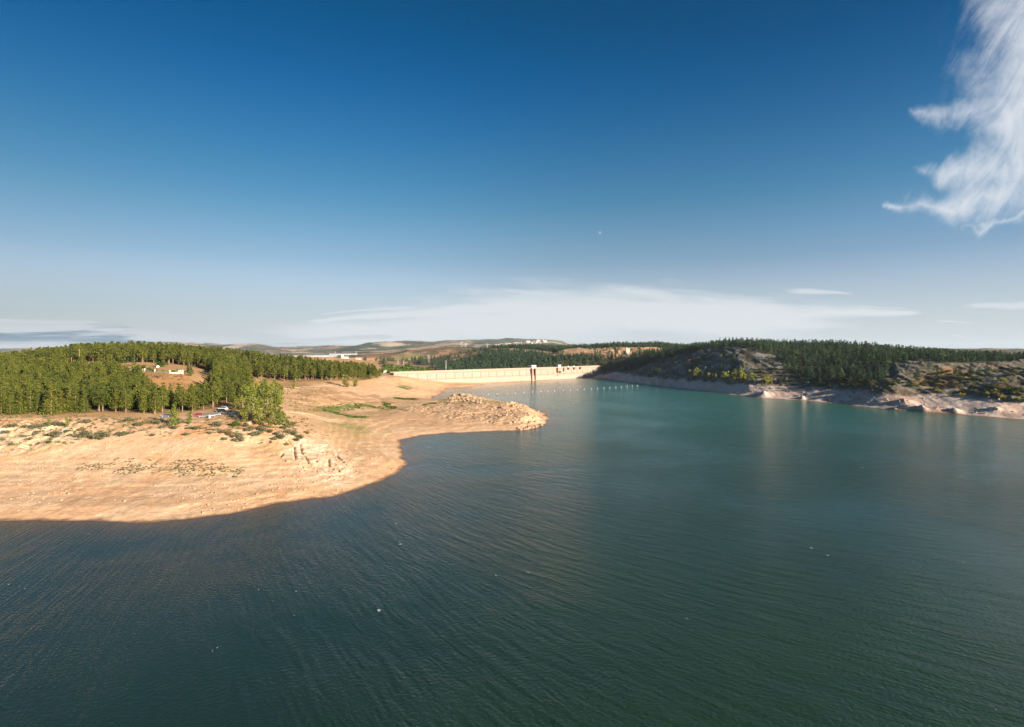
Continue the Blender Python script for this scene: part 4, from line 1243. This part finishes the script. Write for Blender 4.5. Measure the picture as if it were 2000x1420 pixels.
cm_, t, b, o = newmat('dam_concrete')
uvn = t.n('ShaderNodeUVMap'); uvn.uv_map = 'uv'
u_, v_, _ = t.sep(uvn.outputs[0])[0:3]
ob = t.n('ShaderNodeTexCoord').outputs['Object']
stain = t.noise(t.comb(t.m('MULTIPLY', u_, .12), t.m('MULTIPLY', v_, .9)), 1.0, 6, .65)
drip = t.noise(t.comb(t.m('MULTIPLY', u_, .9), t.m('MULTIPLY', v_, .06)), 1.0, 4, .6)
col = t.mix(t.mr(stain, .35, .65), (.35, .262, .21), (.295, .215, .17))
col = t.mix(t.m('MULTIPLY', t.mr(v_, 16.0, 16.6), .55), col, (.33, .235, .18))
col = t.mix(t.m('MULTIPLY', t.mr(v_, 7.2, 5.5), .5), col, (.37, .27, .215))
col = t.mix(t.m('MULTIPLY', t.mr(drip, .52, .68), .45), col, (.165, .12, .09))
jt = t.m('ABSOLUTE', t.m('SUBTRACT', t.m('FRACT', t.m('DIVIDE', u_, 15.0)), .5))
joint = t.m('MULTIPLY', t.mr(jt, .468, .48), t.m('MULTIPLY', t.mr(v_, 15.6, 15.4, 0, 1), t.mr(v_, 6.0, 9.0)))
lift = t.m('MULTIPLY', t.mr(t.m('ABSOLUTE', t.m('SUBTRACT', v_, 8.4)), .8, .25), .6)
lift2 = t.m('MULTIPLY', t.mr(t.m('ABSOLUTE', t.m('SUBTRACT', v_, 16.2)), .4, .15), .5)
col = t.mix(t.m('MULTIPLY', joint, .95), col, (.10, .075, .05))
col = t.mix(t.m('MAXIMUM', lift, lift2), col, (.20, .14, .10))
t.put(b.inputs['Base Color'], col); b.inputs['Roughness'].default_value = .9; b.inputs['Specular IOR Level'].default_value = .15
S0, S1 = s_at(768), seg[-1]
V_, F_, UVs = loft([(2.6, -4), (1.6, 8.0), (1.25, 8.3), (.25, 16.0), (.65, 16.3), (.65, 18.2), (-7.5, 18.2), (-7.5, 15), (-14, 2)], S0, S1)
mk('wall', V_, F_, cm_, dam, uv=UVs)
V_, F_, UVs = loft([(.75, 18.203), (.75, 19.3), (.35, 19.3), (.35, 18.203)], S0, S1)
mk('parapet', V_, F_, cm_, dam, uv=UVs)
V_, F_, UVs = loft([(-7.0, 18.203), (-7.0, 19.2), (-7.4, 19.2), (-7.4, 18.203)], S0, S1)
mk('parapet', V_, F_, cm_, dam, uv=UVs)
RUST = plain('rust_steel', (.11, .04, .025), .7, var=.3)
WHITE = plain('white_paint', (.60, .58, .56), .6, var=.06)
DARK = plain('dark_glass', (.03, .035, .04), .15, var=.1, spec=.5)
CONC = plain('grey_concrete', (.48, .43, .36), .9, var=.15, scale=.4)


def on_dam(name, mb, mat, px, off=0.0, parent=dam, glob=False):
    s_ = s_at(px); p = dpos(s_); tt = dtan(s_); nn_ = np.array([tt[1], -tt[0]])
    ang = math.atan2(tt[1], tt[0])
    q = p + nn_ * off
    if glob:
        return Vector((q[0], q[1], 0)), ang
    o = mb.build(name, mat, parent)
    o.location = (q[0] - base0[0], q[1] - base0[1], 0); o.rotation_euler = (0, 0, ang)
    return o


# intake guides and outlet corbels (local x along the wall, -y towards the lake)
for px in (1036.0, 1042.6): on_dam('intake_guide', MB().box(-.95, .95, -3.4, 1.4, -3, 17.9).box(-1.15, 1.15, -3.7, -2.6, 17.9, 18.6), RUST, px)
on_dam('outlet_frame', MB().box(-1.1, 1.1, -2.8, 1.2, 10.2, 18.1), RUST, 1087.2)
for px in (1088.6, 1091.0, 1093.8): on_dam('outlet_grille', MB().box(-.55, .55, -2.0, 1.0, 9.6, 12.6), RUST, px)
on_dam('outlet_grille', MB().box(-.9, .9, -2.4, 1.0, 5.0, 7.2), RUST, 1087.4)
on_dam('outlet_frame', MB().box(-.5, .5, -2.4, 1.2, 11.6, 18.1), RUST, 1099.2)
for px in (1108.5, 1120, 1131.8):
    c_ = on_dam('outlet_corbel', MB().prism([(-1.6, 18.1), (1.6, 18.1), (1.5, 16.2), (.8, 14.2), (-.8, 14.2), (-1.5, 16.2)], -2.6, .6), RUST, px)
    if px < 1125: mk('hoist_cover', *(lambda m: (np.array(m.v), m.f))(MB().box(-1.6, 1.6, -1.6, 1.2, 18.21, 20.3, .15, .1)), WHITE, c_)


def gate_house(px, wdt, dep, hh, nwin, label, roof):
    loc, ang = on_dam('x', None, None, px, -1.0, glob=True)
    rt = empty('gate_house', (loc.x, loc.y, 18.21), ang)
    tag(rt, label, 'gate house', None)
    MB().box(-wdt / 2, wdt / 2, -dep / 2, dep / 2, 0, hh).build('wall', WHITE, rt)
    MB().box(-wdt / 2 - .35, wdt / 2 + .35, -dep / 2 - .35, dep / 2 + .35, hh + .003, hh + .4).build('roof', roof, rt)
    for i in range(nwin):
        x = -wdt / 2 + wdt * (i + .5) / nwin
        wv__ = MB().box(x - .55, x + .55, -dep / 2 - .06, -dep / 2 + .1, hh * .38, hh * .78).build('window', DARK, rt)
        MB().box(x - .7, x + .7, -dep / 2 - .14, -dep / 2 - .063, hh * .3, hh * .37).build('sill', CONC, wv__)
    return rt


gate_house(1041.5, 9.6, 5, 4.4, 4, 'white gate house with dark windows above the two tall rusty intake guides', WHITE)
gate_house(1091.8, 5.8, 4.4, 4.0, 1, 'small white gate house with a single window, right of the larger one', WHITE)
# small white cabin at the left end of the dam
L = hit(752, 728, 500)
cb_ = empty('cabin', L, R(15)); tag(cb_, 'small white flat-roofed cabin at the left end of the dam', 'cabin')
MB().box(-1.9, 1.9, -1.5, 1.5, -.3, 2.6).build('wall', WHITE, cb_); MB().box(-2.1, 2.1, -1.7, 1.7, 2.603, 2.85).build('roof', WHITE, cb_); MB().box(-.4, .5, -1.56, -1.4, 0, 1.9).build('door', DARK, cb_)
# concrete valve tower on the quarry bench
L = hit(1225.5, 698, 700)
tw = empty('concrete_tower', (L.x, L.y, L.z - 2)); tag(tw, 'pale twin-shafted concrete tower standing before the orange quarry face', 'tower')
hh_ = (CAMZ - (681 - HY) / F * L.y) - L.z + 2
MB().tube((-1.6, 0, 0), (-1.6, 0, hh_), 1.7, 1.7, 16).build('shaft', CONC, tw, smooth=False)
MB().tube((1.7, .3, 0), (1.7, .3, hh_ * .985), 1.6, 1.6, 16).build('shaft', CONC, tw)
MB().box(-3.6, 3.6, -2.2, 2.4, hh_ + .003, hh_ + .7).build('cap', CONC, tw)
MB().box(-2.4, -.6, -.8, .8, hh_ + .703, hh_ + 2.0).build('hatch', WHITE, tw)

# ------------------------------------------------------------------ pylons
STEEL = plain('galvanised_steel', (.34, .34, .32), .6, var=.1, metal=.0)


def pylon(px, pb, pt, Y=None, label='', arms=2, name='pylon', wfac=.10, thick=1.0):
    if Y is None: L = hit(px, pb, 700)
    else: L = Vector(((px - CX) / F * Y, Y, height(px, Y)))
    h = (pb - pt) / F * L.y + max(0, (CAMZ - (pb - HY) / F * L.y) - L.z)
    rt = empty(name, L, 0.4); tag(rt, label, 'pylon')
    w0 = h * wfac; r = max(.08, L.y * .00013) * thick
    m = MB(); k = 6
    for sx_ in (-1, 1):
        for sy_ in (-1, 1): m.tube((sx_ * w0, sy_ * w0, -.5), (sx_ * w0 * .25, sy_ * w0 * .25, h), r, r * .8, 4)
    for j in range(k):
        za, zb = h * j / k, h * (j + 1) / k
        wa, wb = w0 * (1 - .75 * j / k), w0 * (1 - .75 * (j + 1) / k)
        for q in ((1, 1, -1, 1), (-1, 1, -1, -1), (-1, -1, 1, -1), (1, -1, 1, 1)):
            m.tube((q[0] * wa, q[1] * wa, za), (q[2] * wb, q[3] * wb, zb), r * .5, r * .5, 3)
    m.build('lattice', STEEL, rt)
    for j in range(arms):
        z = h * (.97 - .13 * j); al = h * .15
        a_ = MB().tube((-al, 0, z), (0, 0, z + h * .02), r * .7, r, 4).tube((al, 0, z), (0, 0, z + h * .02), r * .7, r, 4).build('crossarm', STEEL, rt)
        MB().tube((-al, 0, z), (-al, 0, z - h * .05), r * .8, r * .8, 4).tube((al, 0, z), (al, 0, z - h * .05), r * .8, r * .8, 4).build('insulator', WHITE, a_)
    return rt


pylon(777, 714, 704, None, 'pale pylon in the valley beyond the dam, leftmost of a pair', 2)
pylon(788, 713, 704.5, None, 'pale pylon in the valley beyond the dam, right one of a pair', 2)
pylon(837, 707, 693, 1180, 'pale pylon with wide crossarms between the pair and the concrete-coloured mast', 2)
pylon(871, 722, 703.5, 860, 'tall pale mast right behind the dam crest, thickest of the pylons', 0, 'mast', .035, 1.6)
pylon(901.6, 681, 666.5, 2400, 'faint slender pylon on the skyline, leftmost and tallest of three', 3, 'pylon', .07)
pylon(909.2, 682, 669.5, 2500, 'faint slender pylon on the skyline, middle of three', 3, 'pylon', .07)
pylon(951.6, 679, 671, 2400, 'faint slender pylon on the skyline, far right of three', 3, 'pylon', .07)
for px, pb, pt, Y in [(655, 697, 688, 2300), (695, 699, 691, 2100)]:
    pylon(px, pb, pt, Y, 'tiny pale pylon in the plain %s' % ('above the long white sheds' if px < 670 else 'just right of the ruined stone tower'), 2, 'pylon', .07)


# wooden utility poles on the left slope
POLE = plain('weathered_pole', (.32, .25, .18), .9)
for i, (px, py, hh) in enumerate([(58, 716, 9), (155, 712, 8), (14, 730, 6)]):
    L = hit(px, py, 300); L.z = height(px, L.y)
    rt = empty('utility_pole', L, .2); tag(rt, ['wooden utility pole rising from the left slope, tallest of three', 'wooden utility pole on the left slope, nearest the terrace', 'short wooden utility pole at the far left edge of the wood'][i], 'utility pole')
    MB().tube((0, 0, -.5), (0, 0, hh + 4), .16, .12, 6).build('shaft', POLE, rt)
    MB().box(-1.0, 1.0, -.08, .08, hh + 3.2, hh + 3.4).build('crossarm', POLE, rt)

# ------------------------------------------------------------------ buoys
bx = [(954, 770.5), (971, 770), (990, 769.2), (1006, 768.3), (1023, 767), (1040, 766), (1056, 765.2), (1070, 764.4), (1083, 763.8), (1100, 763.2), (1114, 762.4), (1128, 761.6), (1141, 760.7), (1155, 760), (1167, 759.2), (1179.5, 758.2), (1191, 757.5), (1202.6, 756.6), (1213.6, 755.8), (1225, 754.4), (1235, 754.1), (1245, 753.6)]
FLO = plain('white_float', (.36, .36, .34), .5, var=.05)
bm0 = MB()
for k in range(5):
    z0, z1 = -.6 + .34 * k, -.6 + .34 * (k + 1); r0 = .5 * math.sqrt(max(0.02, 1 - ((z0 - .25) / .9) ** 2)); r1 = .5 * math.sqrt(max(0.02, 1 - ((z1 - .25) / .9) ** 2))
    bm0.tube((0, 0, z0), (0, 0, z1), r0, r1, 10, k == 4)
bm0.tube((0, 0, 1.1), (0, 0, 1.5), .1, .1, 5)
bo = None
for i, (px, py) in enumerate(bx):
    x, y = W(px, py + .3)
    if bo is None: bo = bm0.build('buoy', FLO); o_ = bo
    else: o_ = bo.copy(); COL.objects.link(o_)
    o_.location = (x, y, 0)
    tag(o_, 'white float in the line of buoys strung across the water before the dam', 'buoy', 'buoy line before the dam')
x, y = W(958, 781.5); o_ = bo.copy(); COL.objects.link(o_); o_.location = (x, y, 0)
tag(o_, 'lone white float just behind the crest of the rocky point', 'buoy')
if 'group' in o_: del o_['group']

# ------------------------------------------------------------------ cars
RUBBER = plain('rubber', (.02, .02, .02), .8)
RIM = plain('wheel_rim', (.5, .5, .5), .3)
LAMP = plain('lamp_glass', (.7, .7, .65), .2)


def car(px, py, paint, rz, label, tall=1.55, ln=4.3, dark=False):
    L = hit(px, py, 200)
    rt = empty('parked_car', (L.x, L.y, L.z + .02), rz); tag(rt, label, 'car')
    m, t_, b_, o_ = newmat('car_paint'); b_.inputs['Base Color'].default_value = (*paint, 1); b_.inputs['Roughness'].default_value = .25; b_.inputs['Coat Weight'].default_value = .6
    h = ln / 2; bt = tall * .58
    MB().prism([(-h, .35), (-h, bt * .95), (-h * .96, bt), (h * .5, bt), (h * .93, bt * .84), (h, bt * .6), (h, .35), (h * .8, .22), (-h * .8, .22)], -.86, .86).build('body', m, rt)
    rf = MB(); rf.box(-h * .82, h * .22, -.72, .72, tall - .07, tall, .05, .05); rf.build('roof', m, rt)
    cab = MB(); i = len(cab.v)
    cab.v += [(-h * .94, -.84, bt + .002), (h * .5, -.84, bt + .002), (h * .5, .84, bt + .002), (-h * .94, .84, bt + .002), (-h * .82, -.72, tall - .072), (h * .22, -.72, tall - .072), (h * .22, .72, tall - .072), (-h * .82, .72, tall - .072)]
    cab.f += [(0, 3, 2, 1), (4, 5, 6, 7), (0, 1, 5, 4), (1, 2, 6, 5), (2, 3, 7, 6), (3, 0, 4, 7)]
    cab.build('window', DARK, rt)
    for sx_ in (-.62, .62):
        for sy_ in (-1, 1):
            tw_ = MB().tube((h * sx_, sy_ * .90, .34), (h * sx_, sy_ * .68, .34), .34, .34, 14).build('wheel', RUBBER, rt)
            MB().tube((h * sx_, sy_ * .905, .34), (h * sx_, sy_ * .88, .34), .2, .2, 10).build('rim', RIM, tw_)
    for sy_ in (-1, 1): MB().box(h - .05, h + .02, sy_ * .62 - .18, sy_ * .62 + .18, .62, .8).build('headlight', LAMP, rt)
    return rt


car(435.5, 800.5, (.75, .76, .8), R(160), 'white off-road car with dark windows at the end of the road', 1.8, 4.5)
car(430.5, 805, (.03, .035, .05), R(170), 'dark blue-black car parked in front of the white off-road car', 1.45, 4.2)
car(385, 814, (.45, .03, .04), R(178), 'red car parked beside the guard rail', 1.5, 4.2)
car(325, 815, (.10, .14, .25), R(185), 'dark blue car half hidden among the pines, left of the forked poplar', 1.5, 4.2)

# guard rail from the red car to the car park
gp0 = [hit(px, py, 200) for px, py in [(389, 816.5), (399, 816), (409, 815.6), (419, 814), (430, 811.5)]]
gr = empty('guard_rail', gp0[0]); tag(gr, 'pale steel guard rail between the red car and the white car', 'guard rail')
m = MB()
for a_, b_ in zip(gp0[:-1], gp0[1:]):
    for dz in (.55, .75): m.tube(tuple(a_ - gp0[0] + Vector((0, 0, dz))), tuple(b_ - gp0[0] + Vector((0, 0, dz))), .13, .13, 4)
m.build('rail', plain('rail_steel', (.28, .32, .35), .5), gr)
for p in gp0:
    q = p - gp0[0]; MB().box(q.x - .1, q.x + .1, q.y + .14, q.y + .3, q.z - .3, q.z + .9).build('post', CONC, gr)
L = hit(409.5, 817, 200)
MB_ = MB().box(-.28, .28, -.28, .28, -.3, 1.3, .03, .03).box(-.34, .34, -.34, .34, 1.302, 1.45); o_ = MB_.build('marker_post', WHITE, None, loc=L)
tag(o_, 'short pale stone marker post standing in front of the guard rail', 'post')

# ------------------------------------------------------------------ garden wall on the terrace
wl = [(254, 723.5), (261, 723.8), (270, 724.3), (279, 725.2), (283, 726), (302.5, 727.2), (316, 728.2), (331.7, 729.6), (349.4, 730.6), (357, 731)]
wp = [hit(px, py, 330) for px, py in wl]
gw = empty('garden_wall', wp[0]); tag(gw, 'low white garden wall with square pillars above the bare brown bank', 'garden wall')
CREAM = plain('cream_render', (.55, .50, .41), .8, var=.08)
for (a_, b_) in zip(wp[:-1], wp[1:]):
    a = a_ - wp[0]; b2 = b_ - wp[0]; d = b2 - a; nn_ = Vector((-d.y, d.x, 0)).normalized() * .2
    V_ = [a - nn_, a + nn_, b2 + nn_, b2 - nn_]; z = [(-.6), (.75)]
    vv = [(v.x, v.y, v.z - .6) for v in V_] + [(v.x, v.y, v.z + .95) for v in V_]
    mk('wall_panel', np.array(vv), [(3, 2, 1, 0), (4, 5, 6, 7), (0, 1, 5, 4), (1, 2, 6, 5), (2, 3, 7, 6), (3, 0, 4, 7)], CREAM, gw)
for px, py, hh in [(270, 724.3, 2.2), (274, 724.7, 2.2), (279.5, 725.3, 2.0), (282.8, 726, 2.6), (302.5, 727.2, 2.6), (331.7, 729.6, 2.8), (349.4, 730.6, 2.9), (353, 730.8, 3.4), (357, 731, 3.4)]:
    q = hit(px, py, 330) - wp[0]
    MB().box(q.x - .3, q.x + .3, q.y - .3, q.y + .3, q.z - .6, q.z + hh * .75).box(q.x - .38, q.x + .38, q.y - .38, q.y + .38, q.z + hh * .75 + .002, q.z + hh * .75 + .18).build('pillar', CREAM, gw)
L = hit(308.5, 717.5, 360)
sh = empty('garden_shed', L, .5); tag(sh, 'tiny white gabled shed beside the large dark bush on the terrace', 'shed')
MB().box(-.9, .9, -.8, .8, -.3, .8).build('wall', WHITE, sh); MB().prism([(-1.0, .803), (0, 1.4), (1.0, .803)], -.9, .9).build('roof', WHITE, sh)


# ------------------------------------------------------------------ roads
def drape(name, pix, width, mat, label, ymin=150, lift=.10, xyz=None):
    pts = [hit(px, py, ymin) for px, py in pix] if xyz is None else xyz
    P_ = []
    for a_, b_ in zip(pts[:-1], pts[1:]):
        n_ = max(2, int((b_ - a_).length / 1.5))
        for i in range(n_): P_.append(a_ + (b_ - a_) * (i / n_))
    P_.append(pts[-1])
    for _ in range(4): P_ = [P_[0]] + [(P_[i - 1] + P_[i] * 2 + P_[i + 1]) / 4 for i in range(1, len(P_) - 1)] + [P_[-1]]
    V_ = []; K_ = 5
    for i, p in enumerate(P_):
        d = (P_[min(i + 1, len(P_) - 1)] - P_[max(i - 1, 0)]); d.z = 0; d.normalize(); nn_ = Vector((-d.y, d.x, 0))
        for k in range(K_):
            q = p + nn_ * width * (k / (K_ - 1) - .5) * (1 + .12 * math.sin(i * .7 + k)); V_.append((q.x, q.y, float(hxy(q.x, q.y)[0]) + lift))
    F_ = [(i * K_ + k, i * K_ + k + 1, (i + 1) * K_ + k + 1, (i + 1) * K_ + k) for i in range(len(P_) - 1) for k in range(K_ - 1)]
    # thin skirt: give the surface its own thickness
    n_ = len(V_); V2_ = V_ + [(x, y, z - .25) for x, y, z in V_]
    F2 = F_ + [tuple(n_ + q for q in reversed(f_)) for f_ in F_]
    for i in range(len(P_) - 1):
        F2 += [(i * K_, (i + 1) * K_, n_ + (i + 1) * K_, n_ + i * K_), (i * K_ + K_ - 1, n_ + i * K_ + K_ - 1, n_ + (i + 1) * K_ + K_ - 1, (i + 1) * K_ + K_ - 1)]
    return tag(mk(name, np.array(V2_), F2, mat), label, kind='structure')


DIRT = plain('dirt_road', (.52, .33, .19), .95, var=.12, scale=.6)
ASPH = plain('old_asphalt', (.27, .23, .20), .9, var=.12, scale=.5)
TRK = plain('pale_track', (.56, .42, .29), .95, var=.12, scale=.6)
drape('road', [(-200, 817), (0, 817), (60, 817.5), (120, 818), (190, 818.5), (250, 820)], 3.2, DIRT, 'dirt road along the foot of the left pines')
drape('road', [(378, 812), (400, 810), (420, 808.5), (440, 806), (455, 806), (466, 812)], 7.5, ASPH, 'short paved road end with parked cars')
drape('path', [(548, 759), (570, 757.5), (600, 755.5), (625, 754), (645, 752.5)], 3.0, TRK, 'pale track along the edge of the flat', 300)
drape('path', [(556, 804), (580, 806), (610, 810), (640, 818), (665, 826)], 1.6, TRK, 'narrow pale path crossing the flat', 200)

# ------------------------------------------------------------------ boulders on the point and the shore
bk = [mk('boulder', V_, F_, STONE, link=False) for V_, F_ in rocks]
gb = [mk('boulder', V_, F_, GREYSTONE, link=False) for V_, F_ in rocks]
def boulder(px, py, s, label, group, src=bk, ymin=150):
    o = bpy.data.objects.new('boulder', random.choice(src)); COL.objects.link(o)
    L = hit(px, py, ymin); o.location = L; o.rotation_euler = (random.random() * .5, random.random() * .5, random.random() * 6); o.scale = (s, s * (.7 + random.random() * .5), s * (.6 + .6 * random.random()))
    return tag(o, label, 'boulder', group)


for i in range(46):
    t_ = random.random(); px = 874 + t_ * 66; py = np.interp(px, [874, 890, 905, 925, 940], [780, 777, 776, 779, 783]) + random.random() * 7
    boulder(px, py, .9 + random.random() * 1.3, 'pinkish boulder in the heap on the back crest of the rocky point', 'boulders on the back crest of the point')
for i in range(16):
    px = 985 + random.random() * 34; boulder(px, np.interp(px, [985, 1020], [787, 794]) + random.random() * 5, .8 + random.random(), 'pinkish boulder on the right shoulder of the rocky point', 'boulders on the right shoulder of the point')
for i in range(26):
    px = 960 + random.random() * 95; boulder(px, 800 + random.random() * 28, .7 + random.random() * .9, 'pinkish boulder on the front slope of the rocky point', 'boulders on the front slope of the point')
for i in range(22):
    px = 1010 + random.random() * 50; boulder(px, np.interp(px, [1010, 1030, 1060], [840, 839, 831]) - random.random() * 3, .7 + random.random() * .9, 'wet boulder at the waterline of the rocky point', 'boulders at the tip of the point')
for i in range(14):
    px = 550 + random.random() * 120; boulder(px, 872 + random.random() * 75, .5 + random.random() * .8, 'pale block among the cracked rock slabs above the near shore', 'blocks among the cracked slabs')
for i in range(40):
    px = 1260 + random.random() * 740; py = np.interp(px, [1250, 1350, 1460, 1570, 1680, 1860, 2000], [746, 758, 770, 778, 789, 803, 815])
    boulder(px, py - random.random() * 14, .6 + random.random() * .9, 'grey boulder in the pale drawdown band of the right bank', 'boulders on the right bank', gb, 300)
boulder(386 * 1.0 + 100, 828, 2.2, 'large pale rounded boulder on the bluff just below the poplar thicket', None)
boulder(134, 965, .9, 'lone pale stone in the middle of the bare beach', None)
boulder(243, 981, .8, 'flat pale stone on the lower beach, right of the lone one', None)

# ------------------------------------------------------------------ far buildings
ROOF = plain('clay_roof', (.36, .20, .14), .9, var=.1)
WALLS = [plain('render_cream', (.36, .31, .26), .9, var=.05), plain('render_white', (.46, .43, .40), .9, var=.05), plain('render_pink', (.34, .25, .20), .9, var=.05)]


def house_mesh(wi, w_, d_, h_, flat=False):
    m = MB().box(-w_ / 2, w_ / 2, -d_ / 2, d_ / 2, -3, h_); nw = len(m.f)
    if flat: m.box(-w_ / 2 - .3, w_ / 2 + .3, -d_ / 2 - .3, d_ / 2 + .3, h_ + .01, h_ + .8)
    else:
        i = len(m.v); e = .5
        m.v += [(-w_ / 2 - e, -d_ / 2 - e, h_ + .01), (w_ / 2 + e, -d_ / 2 - e, h_ + .01), (w_ / 2 + e, d_ / 2 + e, h_ + .01), (-w_ / 2 - e, d_ / 2 + e, h_ + .01), (-w_ / 2 - e, 0, h_ + d_ * .25), (w_ / 2 + e, 0, h_ + d_ * .25)]
        m.f += [(i, i + 1, i + 5, i + 4), (i + 2, i + 3, i + 4, i + 5), (i + 1, i + 2, i + 5), (i + 3, i, i + 4), (i + 3, i + 2, i + 1, i)]
    nr = len(m.f)
    for q in range(int(w_ // 4)):
        x = -w_ / 2 + 2 + q * 4
        for z in np.arange(1.0, h_ - 1.5, 3.0): m.box(x - .6, x + .6, -d_ / 2 - .08, -d_ / 2 + .1, z, z + 1.5)
    mi = [0] * nw + [1] * (nr - nw) + [2] * (len(m.f) - nr)
    return mk('village_house', np.array(m.v), m.f, [WALLS[wi], ROOF if not flat else WALLS[wi], DARK], midx=mi, link=False)


hms = [house_mesh(0, 16, 11, 8), house_mesh(1, 20, 12, 10), house_mesh(2, 13, 10, 7), house_mesh(1, 26, 13, 12, True), house_mesh(0, 12, 10, 6)]
rr_ = random.Random(4)
for i in range(44):
    px = 962 + rr_.random() * 104; Y = 3150 + rr_.random() * 420
    py = np.interp(px, [960, 985, 1020, 1060], [675, 673, 670, 668]) + rr_.random() * 3.2
    L = hit(px, py, 2000)
    o_ = bpy.data.objects.new('village_house', hms[rr_.randrange(5)]); COL.objects.link(o_)
    o_.location = L; o_.rotation_euler = (0, 0, rr_.uniform(-.6, .9)); k = (.7 + rr_.random() * .35) * min(L.y, 5000) / 3300; o_.scale = (k, k, k)
    tag(o_, 'tiny pale house of the distant hillside village on the skyline', 'house', 'houses of the distant village')
SHED = plain('white_cladding', (.36, .36, .37), .5, var=.04)
SHR = plain('grey_roofing', (.32, .34, .36), .5, var=.04)
for i, (px, py, ln, rz, lb) in enumerate([(584, 697.5, 60, .05, 'long white industrial shed beyond the left wood, leftmost of the row'), (601, 698.5, 44, .1, 'short white industrial shed, second of the row beyond the left wood'), (618, 696, 80, -.05, 'longest white industrial shed in the plain beyond the left wood'),
                                          (640, 697, 60, .1, 'white industrial shed right of the longest one in the plain'), (664, 693.5, 90, 0, 'pale grey industrial shed in the plain, above the ruined stone tower'), (684, 693, 60, 0, 'pale grey industrial shed in the plain, rightmost of the row')]):
    L = hit(px, py, 1500)
    rt = empty('industrial_shed', L, rz)
    tag(rt, lb, 'industrial shed')
    MB().box(-ln / 2, ln / 2, -12, 12, -14, 4.5).build('wall', SHED, rt); MB().prism([(-12.6, 4.51), (0, 6.5), (12.6, 4.51)], -ln / 2 - .6, ln / 2 + .6).build('roof', SHR, rt).rotation_euler = (0, 0, R(90))
L = hit(669, 700, 900)
rt = empty('ruined_tower', L, .3); tag(rt, 'small ruined stone tower on the dark mound beyond the left wood', 'ruin')
MB().box(-3, 3, -3, 3, -2, 9, .3, .3).build('tower_wall', CONC, rt); MB().box(3.003, 14, -2, 2, -2, 3.5, .2, .2).build('side_wall', CONC, rt)
L = hit(700, 703, 900)
rt = empty('farm_house', L, .2); tag(rt, 'small cream farmhouse on the orange field beyond the end of the wood', 'house')
MB().box(-6, 6, -4, 4, -2, 4).build('wall', WALLS[0], rt); MB().prism([(-4.5, 4.01), (0, 6.2), (4.5, 4.01)], -6.5, 6.5).build('roof', ROOF, rt).rotation_euler = (0, 0, R(90))

# ------------------------------------------------------------------ moon
D = 30000.0
mm, t, b, o = newmat('moon')
df = t.n('ShaderNodeBsdfDiffuse'); df.inputs[0].default_value = (.06, .06, .055, 1)
tr = t.n('ShaderNodeBsdfTransparent'); ad = t.n('ShaderNodeAddShader'); t.put(ad.inputs[0], df.outputs[0]); t.put(ad.inputs[1], tr.outputs[0])
t.put(o.inputs[0], ad.outputs[0]); m_ = mm.node_tree; m_.nodes.remove(b)
vv = []; ff = []
K1, K2 = 10, 20
for i in range(K1 + 1):
    for j in range(K2):
        th = math.pi / 2 * i / K1; ph_ = 2 * math.pi * j / K2; vv.append((math.sin(th) * math.cos(ph_), -math.cos(th), math.sin(th) * math.sin(ph_)))
for i in range(K1):
    for j in range(K2): ff.append((i * K2 + j, i * K2 + (j + 1) % K2, (i + 1) * K2 + (j + 1) % K2, (i + 1) * K2 + j))
mo = mk('moon', np.array(vv) * 90, ff, mm, smooth=True, loc=((1170.5 - CX) / F * D, D, CAMZ + (HY - 455) / F * D))
tag(mo, 'small pale daytime moon in the blue sky above the dam', 'moon')

# ------------------------------------------------------------------ haze
hz = mk('haze', np.array([(x, y, z) for x in (-25000, 25000) for y in (-6000, 14500) for z in (-12, 260)]), [(0, 1, 3, 2), (4, 6, 7, 5), (0, 4, 5, 1), (2, 3, 7, 6), (0, 2, 6, 4), (1, 5, 7, 3)], [], )
hm = bpy.data.materials.new('haze'); hm.use_nodes = True; t = NT(hm.node_tree)
hm.node_tree.nodes.remove(hm.node_tree.nodes['Principled BSDF'])
pv = t.n('ShaderNodeVolumePrincipled'); pv.inputs['Color'].default_value = (.74, .87, 1.0, 1); pv.inputs['Density'].default_value = 3.0e-5; pv.inputs['Anisotropy'].default_value = .1
t.put(hm.node_tree.nodes['Material Output'].inputs['Volume'], pv.outputs[0])
hm.cycles.homogeneous_volume = True
hz.data.materials.append(hm)
tag(hz, 'thin pale air haze over the lake and the far hills', kind='stuff')
